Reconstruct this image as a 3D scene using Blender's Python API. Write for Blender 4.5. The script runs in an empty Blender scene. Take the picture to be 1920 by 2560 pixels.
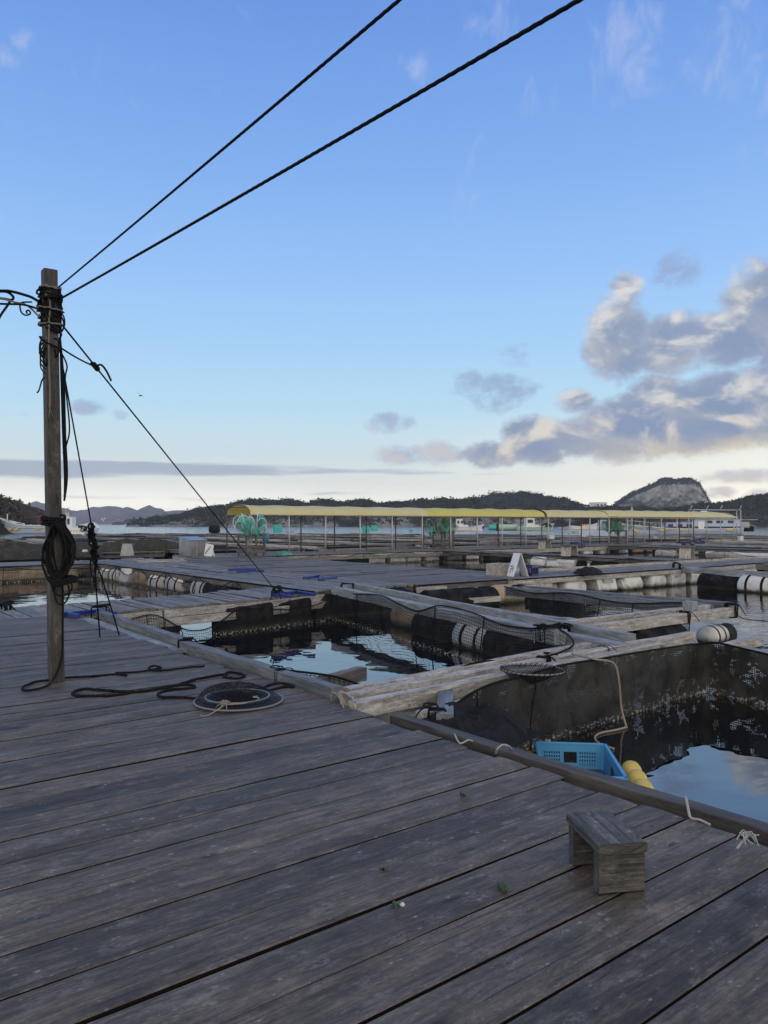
import bpy, math, random
from mathutils import Vector, noise as mnoise
random.seed(7)
sc = bpy.context.scene
COL = sc.collection
# ---------------------------------------------------------------- camera
F = 1910.0                     # focal length in pixels of the 1920x2560 frame
EYE = 1.42                     # eye height over the deck boards
HAZE_D = 0.0003
BACK = 1.45                    # radiance of the fill light added in the unseen sky behind
WATER = -0.55                  # sea level under the deck boards (z = 0)
TH = math.radians(51.95)       # heading; +X runs along the deck boards, +Y across them
PITCH = math.atan(28 / F)
FW = Vector((math.cos(TH), math.sin(TH), 0)); RT = Vector((math.sin(TH), -math.cos(TH), 0))
cam = bpy.data.cameras.new('camera'); camo = bpy.data.objects.new('camera', cam); COL.objects.link(camo)
cam.sensor_fit = 'VERTICAL'; cam.sensor_height = 36.0; cam.lens = 36.0 * F / 2560.0
cam.clip_start = 0.05; cam.clip_end = 20000
camo.location = (0, 0, EYE); camo.rotation_euler = (math.pi / 2 + PITCH, 0, TH - math.pi / 2)
sc.camera = camo
# ---------------------------------------------------------------- exposure / render
sc.view_settings.view_transform = 'Standard'; sc.view_settings.look = 'None'
sc.view_settings.exposure = 0.0; sc.view_settings.gamma = 1.0
sc.render.engine = 'CYCLES'
sc.cycles.use_denoising = True
sc.cycles.max_bounces = 8; sc.cycles.transparent_max_bounces = 16
sc.cycles.volume_bounces = 0
sc.cycles.sample_clamp_indirect = 4.0
# measuring helpers: where a sight line of the survey photo meets a level, or a distance
def ray(px, py):
    x = (px - 960) / F; y = (1280 - py) / F
    f = math.cos(PITCH) - y * math.sin(PITCH); z = math.sin(PITCH) + y * math.cos(PITCH)
    return FW * f + RT * x + Vector((0, 0, z))
def PX(px, py, z=0.0):
    r = ray(px, py); t = (z - EYE) / r.z
    return Vector((0, 0, EYE)) + r * t
def PD(px, py, d):
    r = ray(px, py); return Vector((0, 0, EYE)) + r * (d / r.dot(FW))
def proj(p):
    f = p[0] * FW.x + p[1] * FW.y; x = p[0] * RT.x + p[1] * RT.y
    dz = p[2] - EYE
    cf = f * math.cos(PITCH) + dz * math.sin(PITCH); cy = -f * math.sin(PITCH) + dz * math.cos(PITCH)
    return (960 + F * x / cf, 1280 - F * cy / cf, f)
def azel(px, py):
    r = ray(px, py).normalized()
    return math.atan2(r.dot(RT), r.dot(FW)), math.asin(r.z)
# ---------------------------------------------------------------- node helpers
class NT:
    def __init__(s, tree):
        s.t = tree; s.x = 0
    def n(s, typ, **kw):
        nd = s.t.nodes.new(typ); s.x += 1; nd.location = (s.x * 40, 0)
        for k, v in kw.items(): setattr(nd, k, v)
        return nd
    def put(s, sock, v):
        if isinstance(v, bpy.types.NodeSocket): s.t.links.new(v, sock)
        elif v is not None:
            if hasattr(sock.default_value, '__len__') and not hasattr(v, '__len__'):
                v = (v,) * len(sock.default_value)
            if hasattr(v, '__len__') and len(v) == 3 and len(sock.default_value) == 4: v = (*v, 1)
            sock.default_value = v
    def m(s, op, a, b=None, c=None, clamp=False):
        nd = s.n('ShaderNodeMath', operation=op, use_clamp=clamp)
        s.put(nd.inputs[0], a); s.put(nd.inputs[1], b); s.put(nd.inputs[2], c)
        return nd.outputs[0]
    def vm(s, op, a, b=None, scale=None):
        nd = s.n('ShaderNodeVectorMath', operation=op)
        s.put(nd.inputs[0], a); s.put(nd.inputs[1], b)
        if scale is not None: s.put(nd.inputs['Scale'], scale)
        return nd.outputs['Value'] if op in ('DOT_PRODUCT', 'LENGTH', 'DISTANCE') else nd.outputs[0]
    def xyz(s, x, y, z=0.0):
        nd = s.n('ShaderNodeCombineXYZ'); s.put(nd.inputs[0], x); s.put(nd.inputs[1], y); s.put(nd.inputs[2], z)
        return nd.outputs[0]
    def sep(s, v):
        nd = s.n('ShaderNodeSeparateXYZ'); s.put(nd.inputs[0], v); return nd.outputs
    def noise(s, vec, scale, detail=4.0, rough=0.55, dist=0.0):
        nd = s.n('ShaderNodeTexNoise'); s.put(nd.inputs['Vector'], vec); nd.inputs['Scale'].default_value = scale
        nd.inputs['Detail'].default_value = detail; nd.inputs['Roughness'].default_value = rough
        nd.inputs['Distortion'].default_value = dist
        return nd.outputs['Fac']
    def vor(s, vec, scale, feature='F1', rnd=1.0):
        nd = s.n('ShaderNodeTexVoronoi', feature=feature); s.put(nd.inputs['Vector'], vec); nd.inputs['Scale'].default_value = scale
        nd.inputs['Randomness'].default_value = rnd
        return nd.outputs['Distance']
    def ramp(s, fac, stops, interp='LINEAR'):
        nd = s.n('ShaderNodeValToRGB'); nd.color_ramp.interpolation = interp
        el = nd.color_ramp.elements
        while len(el) < len(stops): el.new(0.5)
        for e, (p, c) in zip(el, stops):
            e.position = p; e.color = (*c, 1) if hasattr(c, '__len__') else (c, c, c, 1)
        s.put(nd.inputs[0], fac); return nd.outputs[0]
    def mix(s, fac, a, b, blend='MIX'):
        nd = s.n('ShaderNodeMix', data_type='RGBA', blend_type=blend)
        s.put(nd.inputs[0], fac); s.put(nd.inputs[6], a); s.put(nd.inputs[7], b)
        return nd.outputs[2]
    def step(s, v, lo, hi):
        nd = s.n('ShaderNodeMapRange', interpolation_type='SMOOTHSTEP')
        s.put(nd.inputs[0], v); s.put(nd.inputs[1], lo); s.put(nd.inputs[2], hi)
        return nd.outputs[0]
    def sc3(s, v, sx, sy, sz=1.0):
        return s.vm('MULTIPLY', v, (sx, sy, sz))
def lin(r, g, b):
    return tuple((c / 255 / 12.92) if c < 10 else ((c / 255 + 0.055) / 1.055) ** 2.4 for c in (r, g, b))
# ---------------------------------------------------------------- sky
SUN_AZ = math.radians(58); SUN_EL = math.radians(7)     # azimuth to the right of the view, low
sund = (FW * math.cos(SUN_AZ) + RT * math.sin(SUN_AZ)) * math.cos(SUN_EL) + Vector((0, 0, math.sin(SUN_EL)))
world = bpy.data.worlds.new('World'); sc.world = world; world.use_nodes = True
w = NT(world.node_tree)
bg = world.node_tree.nodes['Background']
dirv = w.n('ShaderNodeTexCoord').outputs['Generated']
sky = w.n('ShaderNodeTexSky', sky_type='NISHITA', sun_disc=False)
sky.sun_elevation = SUN_EL; sky.sun_rotation = math.atan2(sund.x, sund.y); sky.altitude = 0
sky.air_density = 1.0; sky.dust_density = 0.6; sky.ozone_density = 1.5
nish = w.mix(1.0, sky.outputs[0], (0.1, 0.1, 0.1), 'MULTIPLY')
fx = w.vm('DOT_PRODUCT', dirv, tuple(FW)); rx = w.vm('DOT_PRODUCT', dirv, tuple(RT)); dz = w.sep(dirv)[2]
az = w.m('ARCTAN2', rx, fx); el = w.m('ARCSINE', dz)
def S(deg): return (deg + 5) / 95.0
SKYSTOPS = [(-5, lin(150, 165, 185)), (0, tuple(2.15 * c for c in lin(216, 212, 201))), (1.5, tuple(2.0 * c for c in lin(229, 226, 213))), (3.0, tuple(1.45 * c for c in lin(232, 234, 224))),
            (5.0, tuple(1.2 * c for c in lin(216, 234, 238))), (8.5, tuple(1.14 * c for c in lin(188, 226, 247))), (13, tuple(1.12 * c for c in lin(166, 210, 249))), (18, tuple(1.1 * c for c in lin(150, 195, 249))),
            (25, tuple(1.04 * c for c in lin(130, 178, 244))), (34, tuple(1.04 * c for c in lin(108, 154, 230))), (55, lin(88, 126, 205)), (90, lin(70, 104, 180))]
grad = w.ramp(w.m('DIVIDE', w.m('ADD', w.m('MULTIPLY', el, 180 / math.pi), 5), 95), [(S(d), c) for d, c in SKYSTOPS])
base = w.mix(0.05, grad, nish)
# warm band low on the right, a cooler one on the left
warm = w.m('MULTIPLY', w.step(az, math.radians(-5), math.radians(40)), w.m('SUBTRACT', 1.0, w.step(el, math.radians(1), math.radians(9))))
base = w.mix(w.m('MULTIPLY', warm, 0.8), base, tuple(1.85 * c for c in lin(253, 242, 214)))
# bright veil added to the unseen sky behind the viewer, as fill light
back = w.m('MULTIPLY', w.step(fx, 0.05, -0.65), w.step(el, math.radians(-4), math.radians(10)))
base = w.mix(back, base, (BACK * 1.07, BACK * 0.97, BACK * 0.83, 1))
P = w.xyz(az, w.m('MULTIPLY', el, 1.5), 0.0)
def ell(px, py, rxp, ryp, off=(0, 0)):
    a0, e0 = azel(px, py); k = math.cos(a0) ** 1.2
    v = w.vm('SUBTRACT', w.xyz(az, el, 0.0), (a0 - off[0], e0 - off[1], 0))
    v = w.vm('MULTIPLY', v, (F / rxp / k, F / ryp / k, 0))
    return w.m('SUBTRACT', 1.0, w.vm('DOT_PRODUCT', v, v))
def field(lst, off=(0, 0)):
    f = None
    for (px, py, a, b, s) in lst:
        e = w.m('MULTIPLY', w.m('MAXIMUM', ell(px, py, a, b, off), -1.0), s)
        f = e if f is None else w.m('MAXIMUM', f, e)
    return f
heavy = [(1545, 850, 95, 125, 1.0), (1683, 862, 125, 90, .9), (1828, 848, 150, 85, 1.0), (1905, 775, 115, 140, 1.0), (1567, 722, 45, 50, .55),
         (1215, 1134, 80, 40, .75), (1342, 1103, 105, 75, 1.0), (1440, 1005, 60, 36, .6), (1445, 1095, 100, 62, .95), (1270, 1140, 90, 30, .7), (1900, 935, 100, 50, .5), (1540, 1075, 130, 90, 1.0), (1683, 1050, 200, 110, 1.2), (1828, 1028, 200, 118, 1.2), (1631, 972, 75, 45, .8),
         (2150, 920, 300, 200, 1.2)]
light = [(1250, 976, 105, 58, .8), (1174, 958, 65, 44, .55), (977, 1057, 75, 32, .8), (225, 1018, 56, 24, .8), (298, 1036, 30, 20, .65),
         (1012, 1138, 95, 34, .8), (1105, 1132, 70, 38, .8), (1700, 668, 75, 58, .7), (1860, 1188, 120, 24, .75),
         (1800, 1232, 46, 18, .6), (1900, 1240, 46, 22, .7), (45, 1037, 56, 16, .45), (1300, 905, 80, 40, .3)]
band = [(350, 1170, 560, 20, 1.0), (800, 1178, 280, 9, .6), (60, 1176, 300, 22, .9), (1040, 1182, 120, 6, .4), (300, 1245, 500, 7, .25), (840, 1235, 160, 6, .3), (1250, 1185, 90, 5, .3)]
wisp = [(1570, 110, 110, 140, .8), (1220, 40, 70, 70, .5), (1036, 170, 48, 38, .62), (1830, 100, 110, 170, .45), (1890, 330, 70, 70, .5),
        (60, 80, 36, 44, .55), (12, 145, 36, 24, .5), (1180, 480, 60, 60, .25), (2100, 150, 250, 200, .6)]
n1 = w.noise(P, 22, 7, 0.58, 0.35); n2 = w.noise(P, 75, 5, 0.6, 0.2)
nn = w.m('ADD', w.m('MULTIPLY', n1, 0.72), w.m('MULTIPLY', n2, 0.28))
dn = w.m('SUBTRACT', nn, 0.5)
lo = w.noise(P, 13, 5, 0.55, 0.6)
lo2 = w.noise(w.vm('ADD', P, (-0.018, 0.024, 0)), 13, 5, 0.55, 0.6)
emb = w.m('SUBTRACT', lo, lo2)
hf = w.m('ADD', field(heavy), w.m('MULTIPLY', dn, 1.75)); hd = w.step(hf, -0.05, 0.6)
lf = w.m('ADD', field(light), w.m('MULTIPLY', dn, 3.2)); ld = w.m('MULTIPLY', w.step(lf, 0.05, 0.9), 0.72)
Pb = w.xyz(w.m('MULTIPLY', az, 0.35), w.m('MULTIPLY', el, 3.5), 4.0)
nb = w.m('SUBTRACT', w.noise(Pb, 26, 5, 0.55, 0.2), 0.5)
bf = w.m('ADD', field(band), w.m('MULTIPLY', nb, 1.5)); bd = w.m('MULTIPLY', w.step(bf, 0.0, 0.75), 0.72)
Pw = w.vm('ADD', w.vm('MULTIPLY', P, (1.5, 0.7, 1)), (3, 5, 2))
nw = w.m('SUBTRACT', w.noise(Pw, 20, 7, 0.62, 0.6), 0.5)
wf = w.m('ADD', field(wisp), w.m('MULTIPLY', nw, 4.0)); wd = w.m('MULTIPLY', w.step(wf, 0.1, 1.5), 0.42)
ccol = w.mix(w.step(lo, 0.38, 0.68), lin(138, 158, 190), lin(170, 178, 193))
edge = w.m('SUBTRACT', field(heavy), field(heavy, (-0.016, 0.024)))
lit = w.step(w.m('ADD', w.m('ADD', w.m('MULTIPLY', emb, 1.3), w.m('MULTIPLY', edge, 0.16)), w.m('MULTIPLY', dn, 0.7)), 0.0, 0.38)
litc = w.mix(w.step(el, math.radians(4.5), math.radians(10)), tuple(1.08 * c for c in lin(255, 240, 212)), lin(244, 241, 234))
ccol = w.mix(w.m('MULTIPLY', lit, 0.78), ccol, litc)
# thin edges let more sky light through
ccol = w.mix(w.m('MULTIPLY', w.m('SUBTRACT', 1.0, w.step(hf, 0.25, 1.0)), 0.25), ccol, lin(206, 208, 222))
gold = w.m('MULTIPLY', w.m('SUBTRACT', 1.0, w.step(w.m('ADD', el, w.m('MULTIPLY', dn, 0.05)), math.radians(4.4), math.radians(6.6))), w.step(az, math.radians(9), math.radians(26)))
ccol = w.mix(w.m('MULTIPLY', gold, 0.88), ccol, lin(255, 233, 186))
pinkl = w.mix(w.m('MULTIPLY', w.step(n1, 0.40, 0.6), w.m('SUBTRACT', 1.0, w.step(el, math.radians(5.0), math.radians(9)))), lin(150, 170, 207), lin(218, 206, 206))
col = w.mix(bd, base, lin(160, 174, 202))
col = w.mix(wd, col, lin(205, 212, 236))
col = w.mix(ld, col, pinkl)
col = w.mix(hd, col, ccol)
w.t.links.new(col, bg.inputs[0]); bg.inputs[1].default_value = 1.0
# ---------------------------------------------------------------- sun (low, behind the cloud bank on the right)
sl = bpy.data.lights.new('sun', 'SUN'); so = bpy.data.objects.new('sun', sl); COL.objects.link(so)
sl.energy = 0.45; sl.angle = math.radians(14); sl.color = (1.0, 0.86, 0.7)
so.rotation_euler = sund.to_track_quat('Z', 'Y').to_euler()
# ---------------------------------------------------------------- object helpers
def tag(o, label=None, cat=None, group=None, kind=None):
    if label: o['label'] = label
    if cat: o['category'] = cat
    if group: o['group'] = group
    if kind: o['kind'] = kind
    return o
def empty(name, loc, label, cat, group=None, rz=0.0):
    o = bpy.data.objects.new(name, None); COL.objects.link(o); o.location = loc; o.rotation_euler = (0, 0, rz)
    o.empty_display_size = 0.1
    return tag(o, label, cat, group)
def copy_tree(o, parent=None, label=None):
    c = o.copy(); COL.objects.link(c)
    if parent: c.parent = parent
    if label: c['label'] = label
    for ch in list(o.children): copy_tree(ch, c)
    return c
class MB:
    """collects faces, then links them as ONE mesh object"""
    def __init__(s): s.v = []; s.f = []; s.uv = []; s.mi = []
    def face(s, idx, uvs, mi=0): s.f.append(idx); s.uv.append(uvs); s.mi.append(mi)
    def sweep(s, secs, closed=True, caps=True, us=None, mi=0, voff=None):
        """secs: list of rings (lists of points); UV.x runs along, UV.y around, in metres"""
        b = len(s.v); n = len(secs[0]); u = 0.0
        ou = random.uniform(0, 60); ov = random.uniform(0, 60) if voff is None else voff
        per = [0.0]
        for i in range(n): per.append(per[-1] + (Vector(secs[0][(i + 1) % n]) - Vector(secs[0][i])).length)
        for r in secs: s.v.extend([tuple(p) for p in r])
        for k in range(len(secs) - 1):
            du = (Vector(secs[k + 1][0]) - Vector(secs[k][0])).length
            for i in range(n if closed else n - 1):
                j = (i + 1) % n
                s.face((b + k * n + i, b + k * n + j, b + (k + 1) * n + j, b + (k + 1) * n + i),
                       ((ou + u, ov + per[i]), (ou + u, ov + per[i + 1]), (ou + u + du, ov + per[i + 1]), (ou + u + du, ov + per[i])), mi)
            u += du
        if caps and closed:
            for k, rev in ((0, True), (len(secs) - 1, False)):
                idx = [b + k * n + i for i in range(n)]
                if rev: idx.reverse()
                s.face(tuple(idx), tuple((ou + 0.02 * math.cos(i), ov + 0.1 * i) for i in range(n)), mi)
    def beam(s, p0, p1, wd, ht, up=(0, 0, 1), ch=0.006, seg=1, jit=0.0, mi=0, top=False):
        """chamfered timber from p0 to p1; with top=True p0/p1 lie on its upper face"""
        p0 = Vector(p0); p1 = Vector(p1); d = (p1 - p0).normalized(); up = Vector(up)
        sd = d.cross(up).normalized(); up = sd.cross(d).normalized()
        a, h = wd / 2, ht / 2; c = min(ch, a * .5, h * .5)
        prof = [(-a, -h + c), (-a, h - c), (-a + c, h), (a - c, h), (a, h - c), (a, -h + c), (a - c, -h), (-a + c, -h)]
        secs = []
        ox = Vector((0, 0, 0))
        for k in range(seg + 1):
            t = k / seg; c0 = p0.lerp(p1, t) + (-up * h if top else Vector((0, 0, 0)))
            if jit: c0 = c0 + sd * random.uniform(-jit, jit) + up * random.uniform(-jit, jit)
            secs.append([c0 + sd * x + up * z for x, z in prof])
        s.sweep(secs, mi=mi)
    def board(s, p0, p1, wd, th, seg=6, cup=0.0, jz=0.003, tw=0.0):
        """deck plank, upper face through p0-p1, worn round edges and a slight cup"""
        p0 = Vector(p0); p1 = Vector(p1); d = (p1 - p0).normalized(); up = Vector((0, 0, 1)); sd = d.cross(up).normalized()
        a = wd / 2; e = min(0.0035, a * .3)
        prof = [(-a, -th), (-a, -e), (-a + e, 0), (-a * .5, cup * .75), (0, cup), (a * .5, cup * .75), (a - e, 0), (a, -e), (a, -th)]
        z0 = random.uniform(-jz, jz); z1 = random.uniform(-jz, jz); sw = random.uniform(-tw, tw)
        ph = random.uniform(0, 6)
        secs = []
        for k in range(seg + 1):
            t = k / seg; c0 = p0.lerp(p1, t) + up * (z0 + (z1 - z0) * t + 0.0015 * math.sin(ph + t * 7)) + sd * (0.002 * math.sin(ph * 2 + t * 5))
            secs.append([c0 + sd * x + up * (z + sw * x) for x, z in prof])
        f0 = len(s.f); s.sweep(secs); n = len(prof)
        for q in range(f0, len(s.f)):      # plank sides take the dark colour, shade of the seams painted on
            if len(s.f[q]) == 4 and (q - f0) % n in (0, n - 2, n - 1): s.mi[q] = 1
    def box(s, c, sx, sy, sz, rz=0.0, ch=0.01, mi=0):
        d = Vector((math.cos(rz), math.sin(rz), 0)); c = Vector(c)
        s.beam(c - d * sx / 2, c + d * sx / 2, sy, sz, ch=ch, mi=mi)
    def quad(s, pts, mi=0, uvs=None):
        b = len(s.v); s.v.extend([tuple(p) for p in pts])
        s.face(tuple(range(b, b + len(pts))), uvs or tuple(((p[0] + p[1]) * .7, p[2]) for p in pts), mi)
    def tube(s, pts, r, n=7, lobes=0, pitch=0.06, mi=0, caps=True, taper=None):
        pts = [Vector(p) for p in pts]; secs = []; nrm = None; L = 0
        for k, p in enumerate(pts):
            d = (pts[min(k + 1, len(pts) - 1)] - pts[max(k - 1, 0)])
            d = d.normalized() if d.length > 1e-9 else Vector((0, 0, 1))
            if nrm is None:
                nrm = d.cross(Vector((0.3, 0.2, 0.93))); nrm = (nrm if nrm.length > .05 else d.cross(Vector((1, 0, 0)))).normalized()
            else:
                nrm = nrm - d * nrm.dot(d)
                nrm = nrm.normalized() if nrm.length > 1e-6 else d.orthogonal().normalized()
            bn = d.cross(nrm)
            if k: L += (p - pts[k - 1]).length
            rr = (r[k] if hasattr(r, '__len__') else r)
            ring = []
            for i in range(n):
                a = 2 * math.pi * i / n
                q = rr * (1 + 0.16 * math.cos(lobes * (a - 2 * math.pi * L / (pitch * lobes)))) if lobes else rr
                ring.append(p + (nrm * math.cos(a) + bn * math.sin(a)) * q)
            secs.append(ring)
        s.sweep(secs, mi=mi, caps=caps)
    def lathe(s, prof, c=(0, 0, 0), axis='z', n=16, mi=0, rot=None):
        """prof: (radius, height) pairs"""
        c = Vector(c); secs = []
        for r, h in prof:
            ring = []
            for i in range(n):
                a = 2 * math.pi * i / n; x, y = r * math.cos(a), r * math.sin(a)
                v = Vector((x, y, h)) if axis == 'z' else (Vector((h, x, y)) if axis == 'x' else Vector((x, h, y)))
                if rot is not None: v = rot @ v
                ring.append(c + v)
            secs.append(ring)
        s.sweep(secs, mi=mi)
    def sheet(s, grid, mi=0, uvscale=1.0):
        """grid[row][col] of points; UV in metres along rows/cols"""
        b = len(s.v); R = len(grid); Cn = len(grid[0])
        ul = [0.0]
        for j in range(1, Cn): ul.append(ul[-1] + (Vector(grid[0][j]) - Vector(grid[0][j - 1])).length)
        for r in grid: s.v.extend([tuple(p) for p in r])
        vv = [[0.0] * Cn]
        for i in range(1, R): vv.append([vv[-1][j] + (Vector(grid[i][j]) - Vector(grid[i - 1][j])).length for j in range(Cn)])
        for i in range(R - 1):
            for j in range(Cn - 1):
                s.face((b + i * Cn + j, b + i * Cn + j + 1, b + (i + 1) * Cn + j + 1, b + (i + 1) * Cn + j),
                       ((ul[j], vv[i][j]), (ul[j + 1], vv[i][j + 1]), (ul[j + 1], vv[i + 1][j + 1]), (ul[j], vv[i + 1][j])), mi)
    def build(s, name, mats, parent=None, smooth=False, origin=None, rz=0.0):
        me = bpy.data.meshes.new(name)
        o0 = Vector(origin) if origin is not None else Vector((0, 0, 0))
        if rz:
            cz, sz = math.cos(-rz), math.sin(-rz)
            vv = []
            for p in s.v:
                x, y, z = p[0] - o0.x, p[1] - o0.y, p[2] - o0.z
                vv.append((x * cz - y * sz, x * sz + y * cz, z))
        else: vv = [(p[0] - o0.x, p[1] - o0.y, p[2] - o0.z) for p in s.v]
        me.from_pydata(vv, [], s.f)
        ul = me.uv_layers.new(name='UVMap')
        flat = [c for fu in s.uv for uvp in fu for c in uvp]
        ul.data.foreach_set('uv', flat)
        mats = mats if isinstance(mats, (list, tuple)) else [mats]
        for mt in mats: me.materials.append(mt)
        if len(mats) > 1: me.polygons.foreach_set('material_index', s.mi)
        if smooth: me.polygons.foreach_set('use_smooth', [True] * len(me.polygons))
        me.update()
        o = bpy.data.objects.new(name, me); COL.objects.link(o)
        if parent is not None: o.parent = parent
        elif origin is not None:
            o.location = o0; o.rotation_euler = (0, 0, rz)
        return o
def spline(pts, sub=6, closed=False):
    """Catmull-Rom through the points"""
    pts = [Vector(p) for p in pts]; out = []; n = len(pts)
    for i in range(n if closed else n - 1):
        g = lambda k: pts[k % n] if closed else pts[max(0, min(n - 1, k))]
        p0, p1, p2, p3 = g(i - 1), g(i), g(i + 1), g(i + 2)
        for k in range(sub):
            t = k / sub
            out.append(0.5 * ((2 * p1) + (p2 - p0) * t + (2 * p0 - 5 * p1 + 4 * p2 - p3) * t * t + (3 * p1 - p0 - 3 * p2 + p3) * t ** 3))
    if not closed: out.append(pts[-1])
    else: out.append(out[0].copy())
    return out
def sag(a, b, drop, n=16):
    a = Vector(a); b = Vector(b)
    return [a.lerp(b, i / n) - Vector((0, 0, drop * 4 * (i / n) * (1 - i / n))) for i in range(n + 1)]
def nz(x, y=0.0, z=0.0): return mnoise.noise(Vector((x, y, z)))
# ---------------------------------------------------------------- materials
def newmat(name):
    m = bpy.data.materials.new(name); m.use_nodes = True
    t = NT(m.node_tree); b = m.node_tree.nodes['Principled BSDF']
    return m, t, b
def wood(name, dark, light, stain=None, stain_amt=0.5, grain=30.0, rough=(0.5, 0.85), spots=0.0, knots=True, spec=0.4, var=0.45, bump=0.4, nails=False):
    m, t, b = newmat(name)
    uv = t.n('ShaderNodeUVMap').outputs[0]
    rnd = t.n('ShaderNodeNewGeometry').outputs['Random Per Island']
    uv = t.vm('ADD', uv, t.xyz(t.m('MULTIPLY', rnd, 37.0), t.m('MULTIPLY', rnd, 91.0), t.m('MULTIPLY', rnd, 13.0)))
    g1 = t.noise(t.sc3(uv, 2.4, grain), 1.0, 7, 0.66, 0.6)
    g2 = t.noise(t.sc3(uv, 5.0, grain * 4), 1.0, 4, 0.6, 0.2)
    bl = t.noise(t.sc3(uv, 1.3, 5.0), 1.0, 5, 0.6, 0.6)
    blc = t.noise(t.sc3(uv, 4.5, 22.0), 1.0, 6, 0.68, 0.3)
    f = t.m('ADD', t.m('MULTIPLY', g1, 0.52), t.m('ADD', t.m('MULTIPLY', bl, 0.30), t.m('MULTIPLY', g2, 0.18)))
    col = t.ramp(f, [(0.37, dark), (0.50, tuple(a * .55 + c * .45 for a, c in zip(dark, light))), (0.63, light)])
    val = t.m('ADD', 1 - var / 2, t.m('MULTIPLY', rnd, var))
    col = t.mix(1.0, col, t.xyz(val, val, val), 'MULTIPLY')
    warm_ = t.m('FRACT', t.m('MULTIPLY', rnd, 17.3))
    col = t.mix(t.m('MULTIPLY', warm_, 0.35), col, t.mix(1.0, col, (1.16, 0.98, 0.84, 1), 'MULTIPLY'))
    if stain:
        smask = t.m('MULTIPLY', t.step(t.m('ADD', t.m('MULTIPLY', blc, 0.75), t.m('MULTIPLY', bl, 0.35)), 0.53, 0.72), stain_amt)
        col = t.mix(smask, col, stain)
    hgt = g1
    if knots:
        kv = t.vor(t.vm('ADD', t.sc3(uv, 1.7, 5.5), t.vm('SCALE', t.xyz(bl, g1, 0), None, 0.18)), 1.0)
        km = t.m('SUBTRACT', 1.0, t.step(kv, 0.05, 0.13))
        col = t.mix(t.m('MULTIPLY', km, 0.8), col, tuple(c * 0.42 for c in dark))
    if spots:
        sp = t.vor(t.sc3(uv, 20, 30), 1.0); sm = t.m('MULTIPLY', t.m('SUBTRACT', 1.0, t.step(sp, 0.10, 0.24)), t.step(blc, 0.5, 0.62))
        sp2 = t.noise(t.sc3(uv, 42, 70), 1.0, 3, 0.6); sm2 = t.m('MULTIPLY', t.step(sp2, 0.64, 0.74), t.step(bl, 0.42, 0.62))
        bigd = t.vor(t.vm('ADD', t.sc3(uv, 3.2, 4.5), t.vm('SCALE', t.xyz(blc, g1, 0), None, 0.5)), 1.0)
        sm3 = t.m('MULTIPLY', t.m('SUBTRACT', 1.0, t.step(bigd, 0.10, 0.30)), t.step(blc, 0.48, 0.6))
        col = t.mix(t.m('MULTIPLY', t.m('MAXIMUM', t.m('MAXIMUM', sm, sm2), t.m('MULTIPLY', sm3, 0.22)), spots), col, (0.27, 0.265, 0.25, 1))
    if nails:      # fine mottling, crisp pale flecks
        fine = t.noise(t.sc3(uv, 40, 75), 1.0, 6, 0.75); k_ = t.m('ADD', 0.1, t.m('MULTIPLY', fine, 1.8))
        col = t.mix(1.0, col, t.xyz(k_, k_, k_), 'MULTIPLY')
        mot = t.noise(t.sc3(uv, 6, 12), 1.0, 6, 0.72, 0.8); k2 = t.m('ADD', 0.15, t.m('MULTIPLY', mot, 1.7))
        col = t.mix(1.0, col, t.xyz(k2, k2, k2), 'MULTIPLY')
        fl = t.vor(t.vm('ADD', t.sc3(uv, 14, 20), t.vm('SCALE', t.xyz(fine, mot, 0), None, 0.7)), 1.0)
        fm = t.m('MULTIPLY', t.m('SUBTRACT', 1.0, t.step(fl, 0.13, 0.22)), t.step(mot, 0.46, 0.56))
        fl2 = t.vor(t.vm('ADD', t.sc3(uv, 45, 60), t.vm('SCALE', t.xyz(fine, mot, 0), None, 0.6)), 1.0)
        fm2 = t.m('MULTIPLY', t.m('SUBTRACT', 1.0, t.step(fl2, 0.12, 0.17)), t.step(bl, 0.48, 0.58))
        pat = t.vor(t.vm('ADD', t.sc3(uv, 4.5, 8), t.vm('SCALE', t.xyz(mot, fine, 0), None, 1.1)), 1.0)
        pm = t.m('MULTIPLY', t.m('SUBTRACT', 1.0, t.step(pat, 0.16, 0.34)), t.step(fine, 0.42, 0.58))
        col = t.mix(t.m('MULTIPLY', pm, 0.32), col, (0.25, 0.24, 0.22, 1))
        col = t.mix(t.m('MULTIPLY', t.m('MAXIMUM', fm, t.m('MULTIPLY', fm2, 0.7)), t.m('MULTIPLY', t.step(t.noise(t.sc3(uv, 1.1, 3.0), 1.0, 3, 0.6), 0.45, 0.65), 0.6)), col, (0.27, 0.27, 0.255, 1))
        # rusty nail heads in pairs over the joists, and dark cracks along the grain
        nx, ny, _ = t.sep(t.n('ShaderNodeUVMap').outputs[0])
        ck = t.noise(t.sc3(uv, 0.9, 85.0), 1.0, 3, 0.5, 0.4); cm = t.m('MULTIPLY', t.step(ck, 0.63, 0.68), t.step(bl, 0.45, 0.55))
        col = t.mix(t.m('MULTIPLY', cm, 0.8), col, (0.008, 0.007, 0.006, 1))
        bk = t.vor(t.sc3(uv, 5.0, 9.0), 1.0); bm = t.m('MULTIPLY', t.m('SUBTRACT', 1.0, t.step(bk, 0.05, 0.16)), t.step(g1, 0.5, 0.6))
        col = t.mix(t.m('MULTIPLY', bm, 0.75), col, (0.012, 0.010, 0.009, 1))
    t.put(b.inputs['Base Color'], col)
    t.put(b.inputs['Roughness'], t.m('ADD', rough[0], t.m('MULTIPLY', blc, rough[1] - rough[0])))
    b.inputs['Specular IOR Level'].default_value = spec
    bp = t.n('ShaderNodeBump'); bp.inputs['Strength'].default_value = bump; bp.inputs['Distance'].default_value = 0.004
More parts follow.
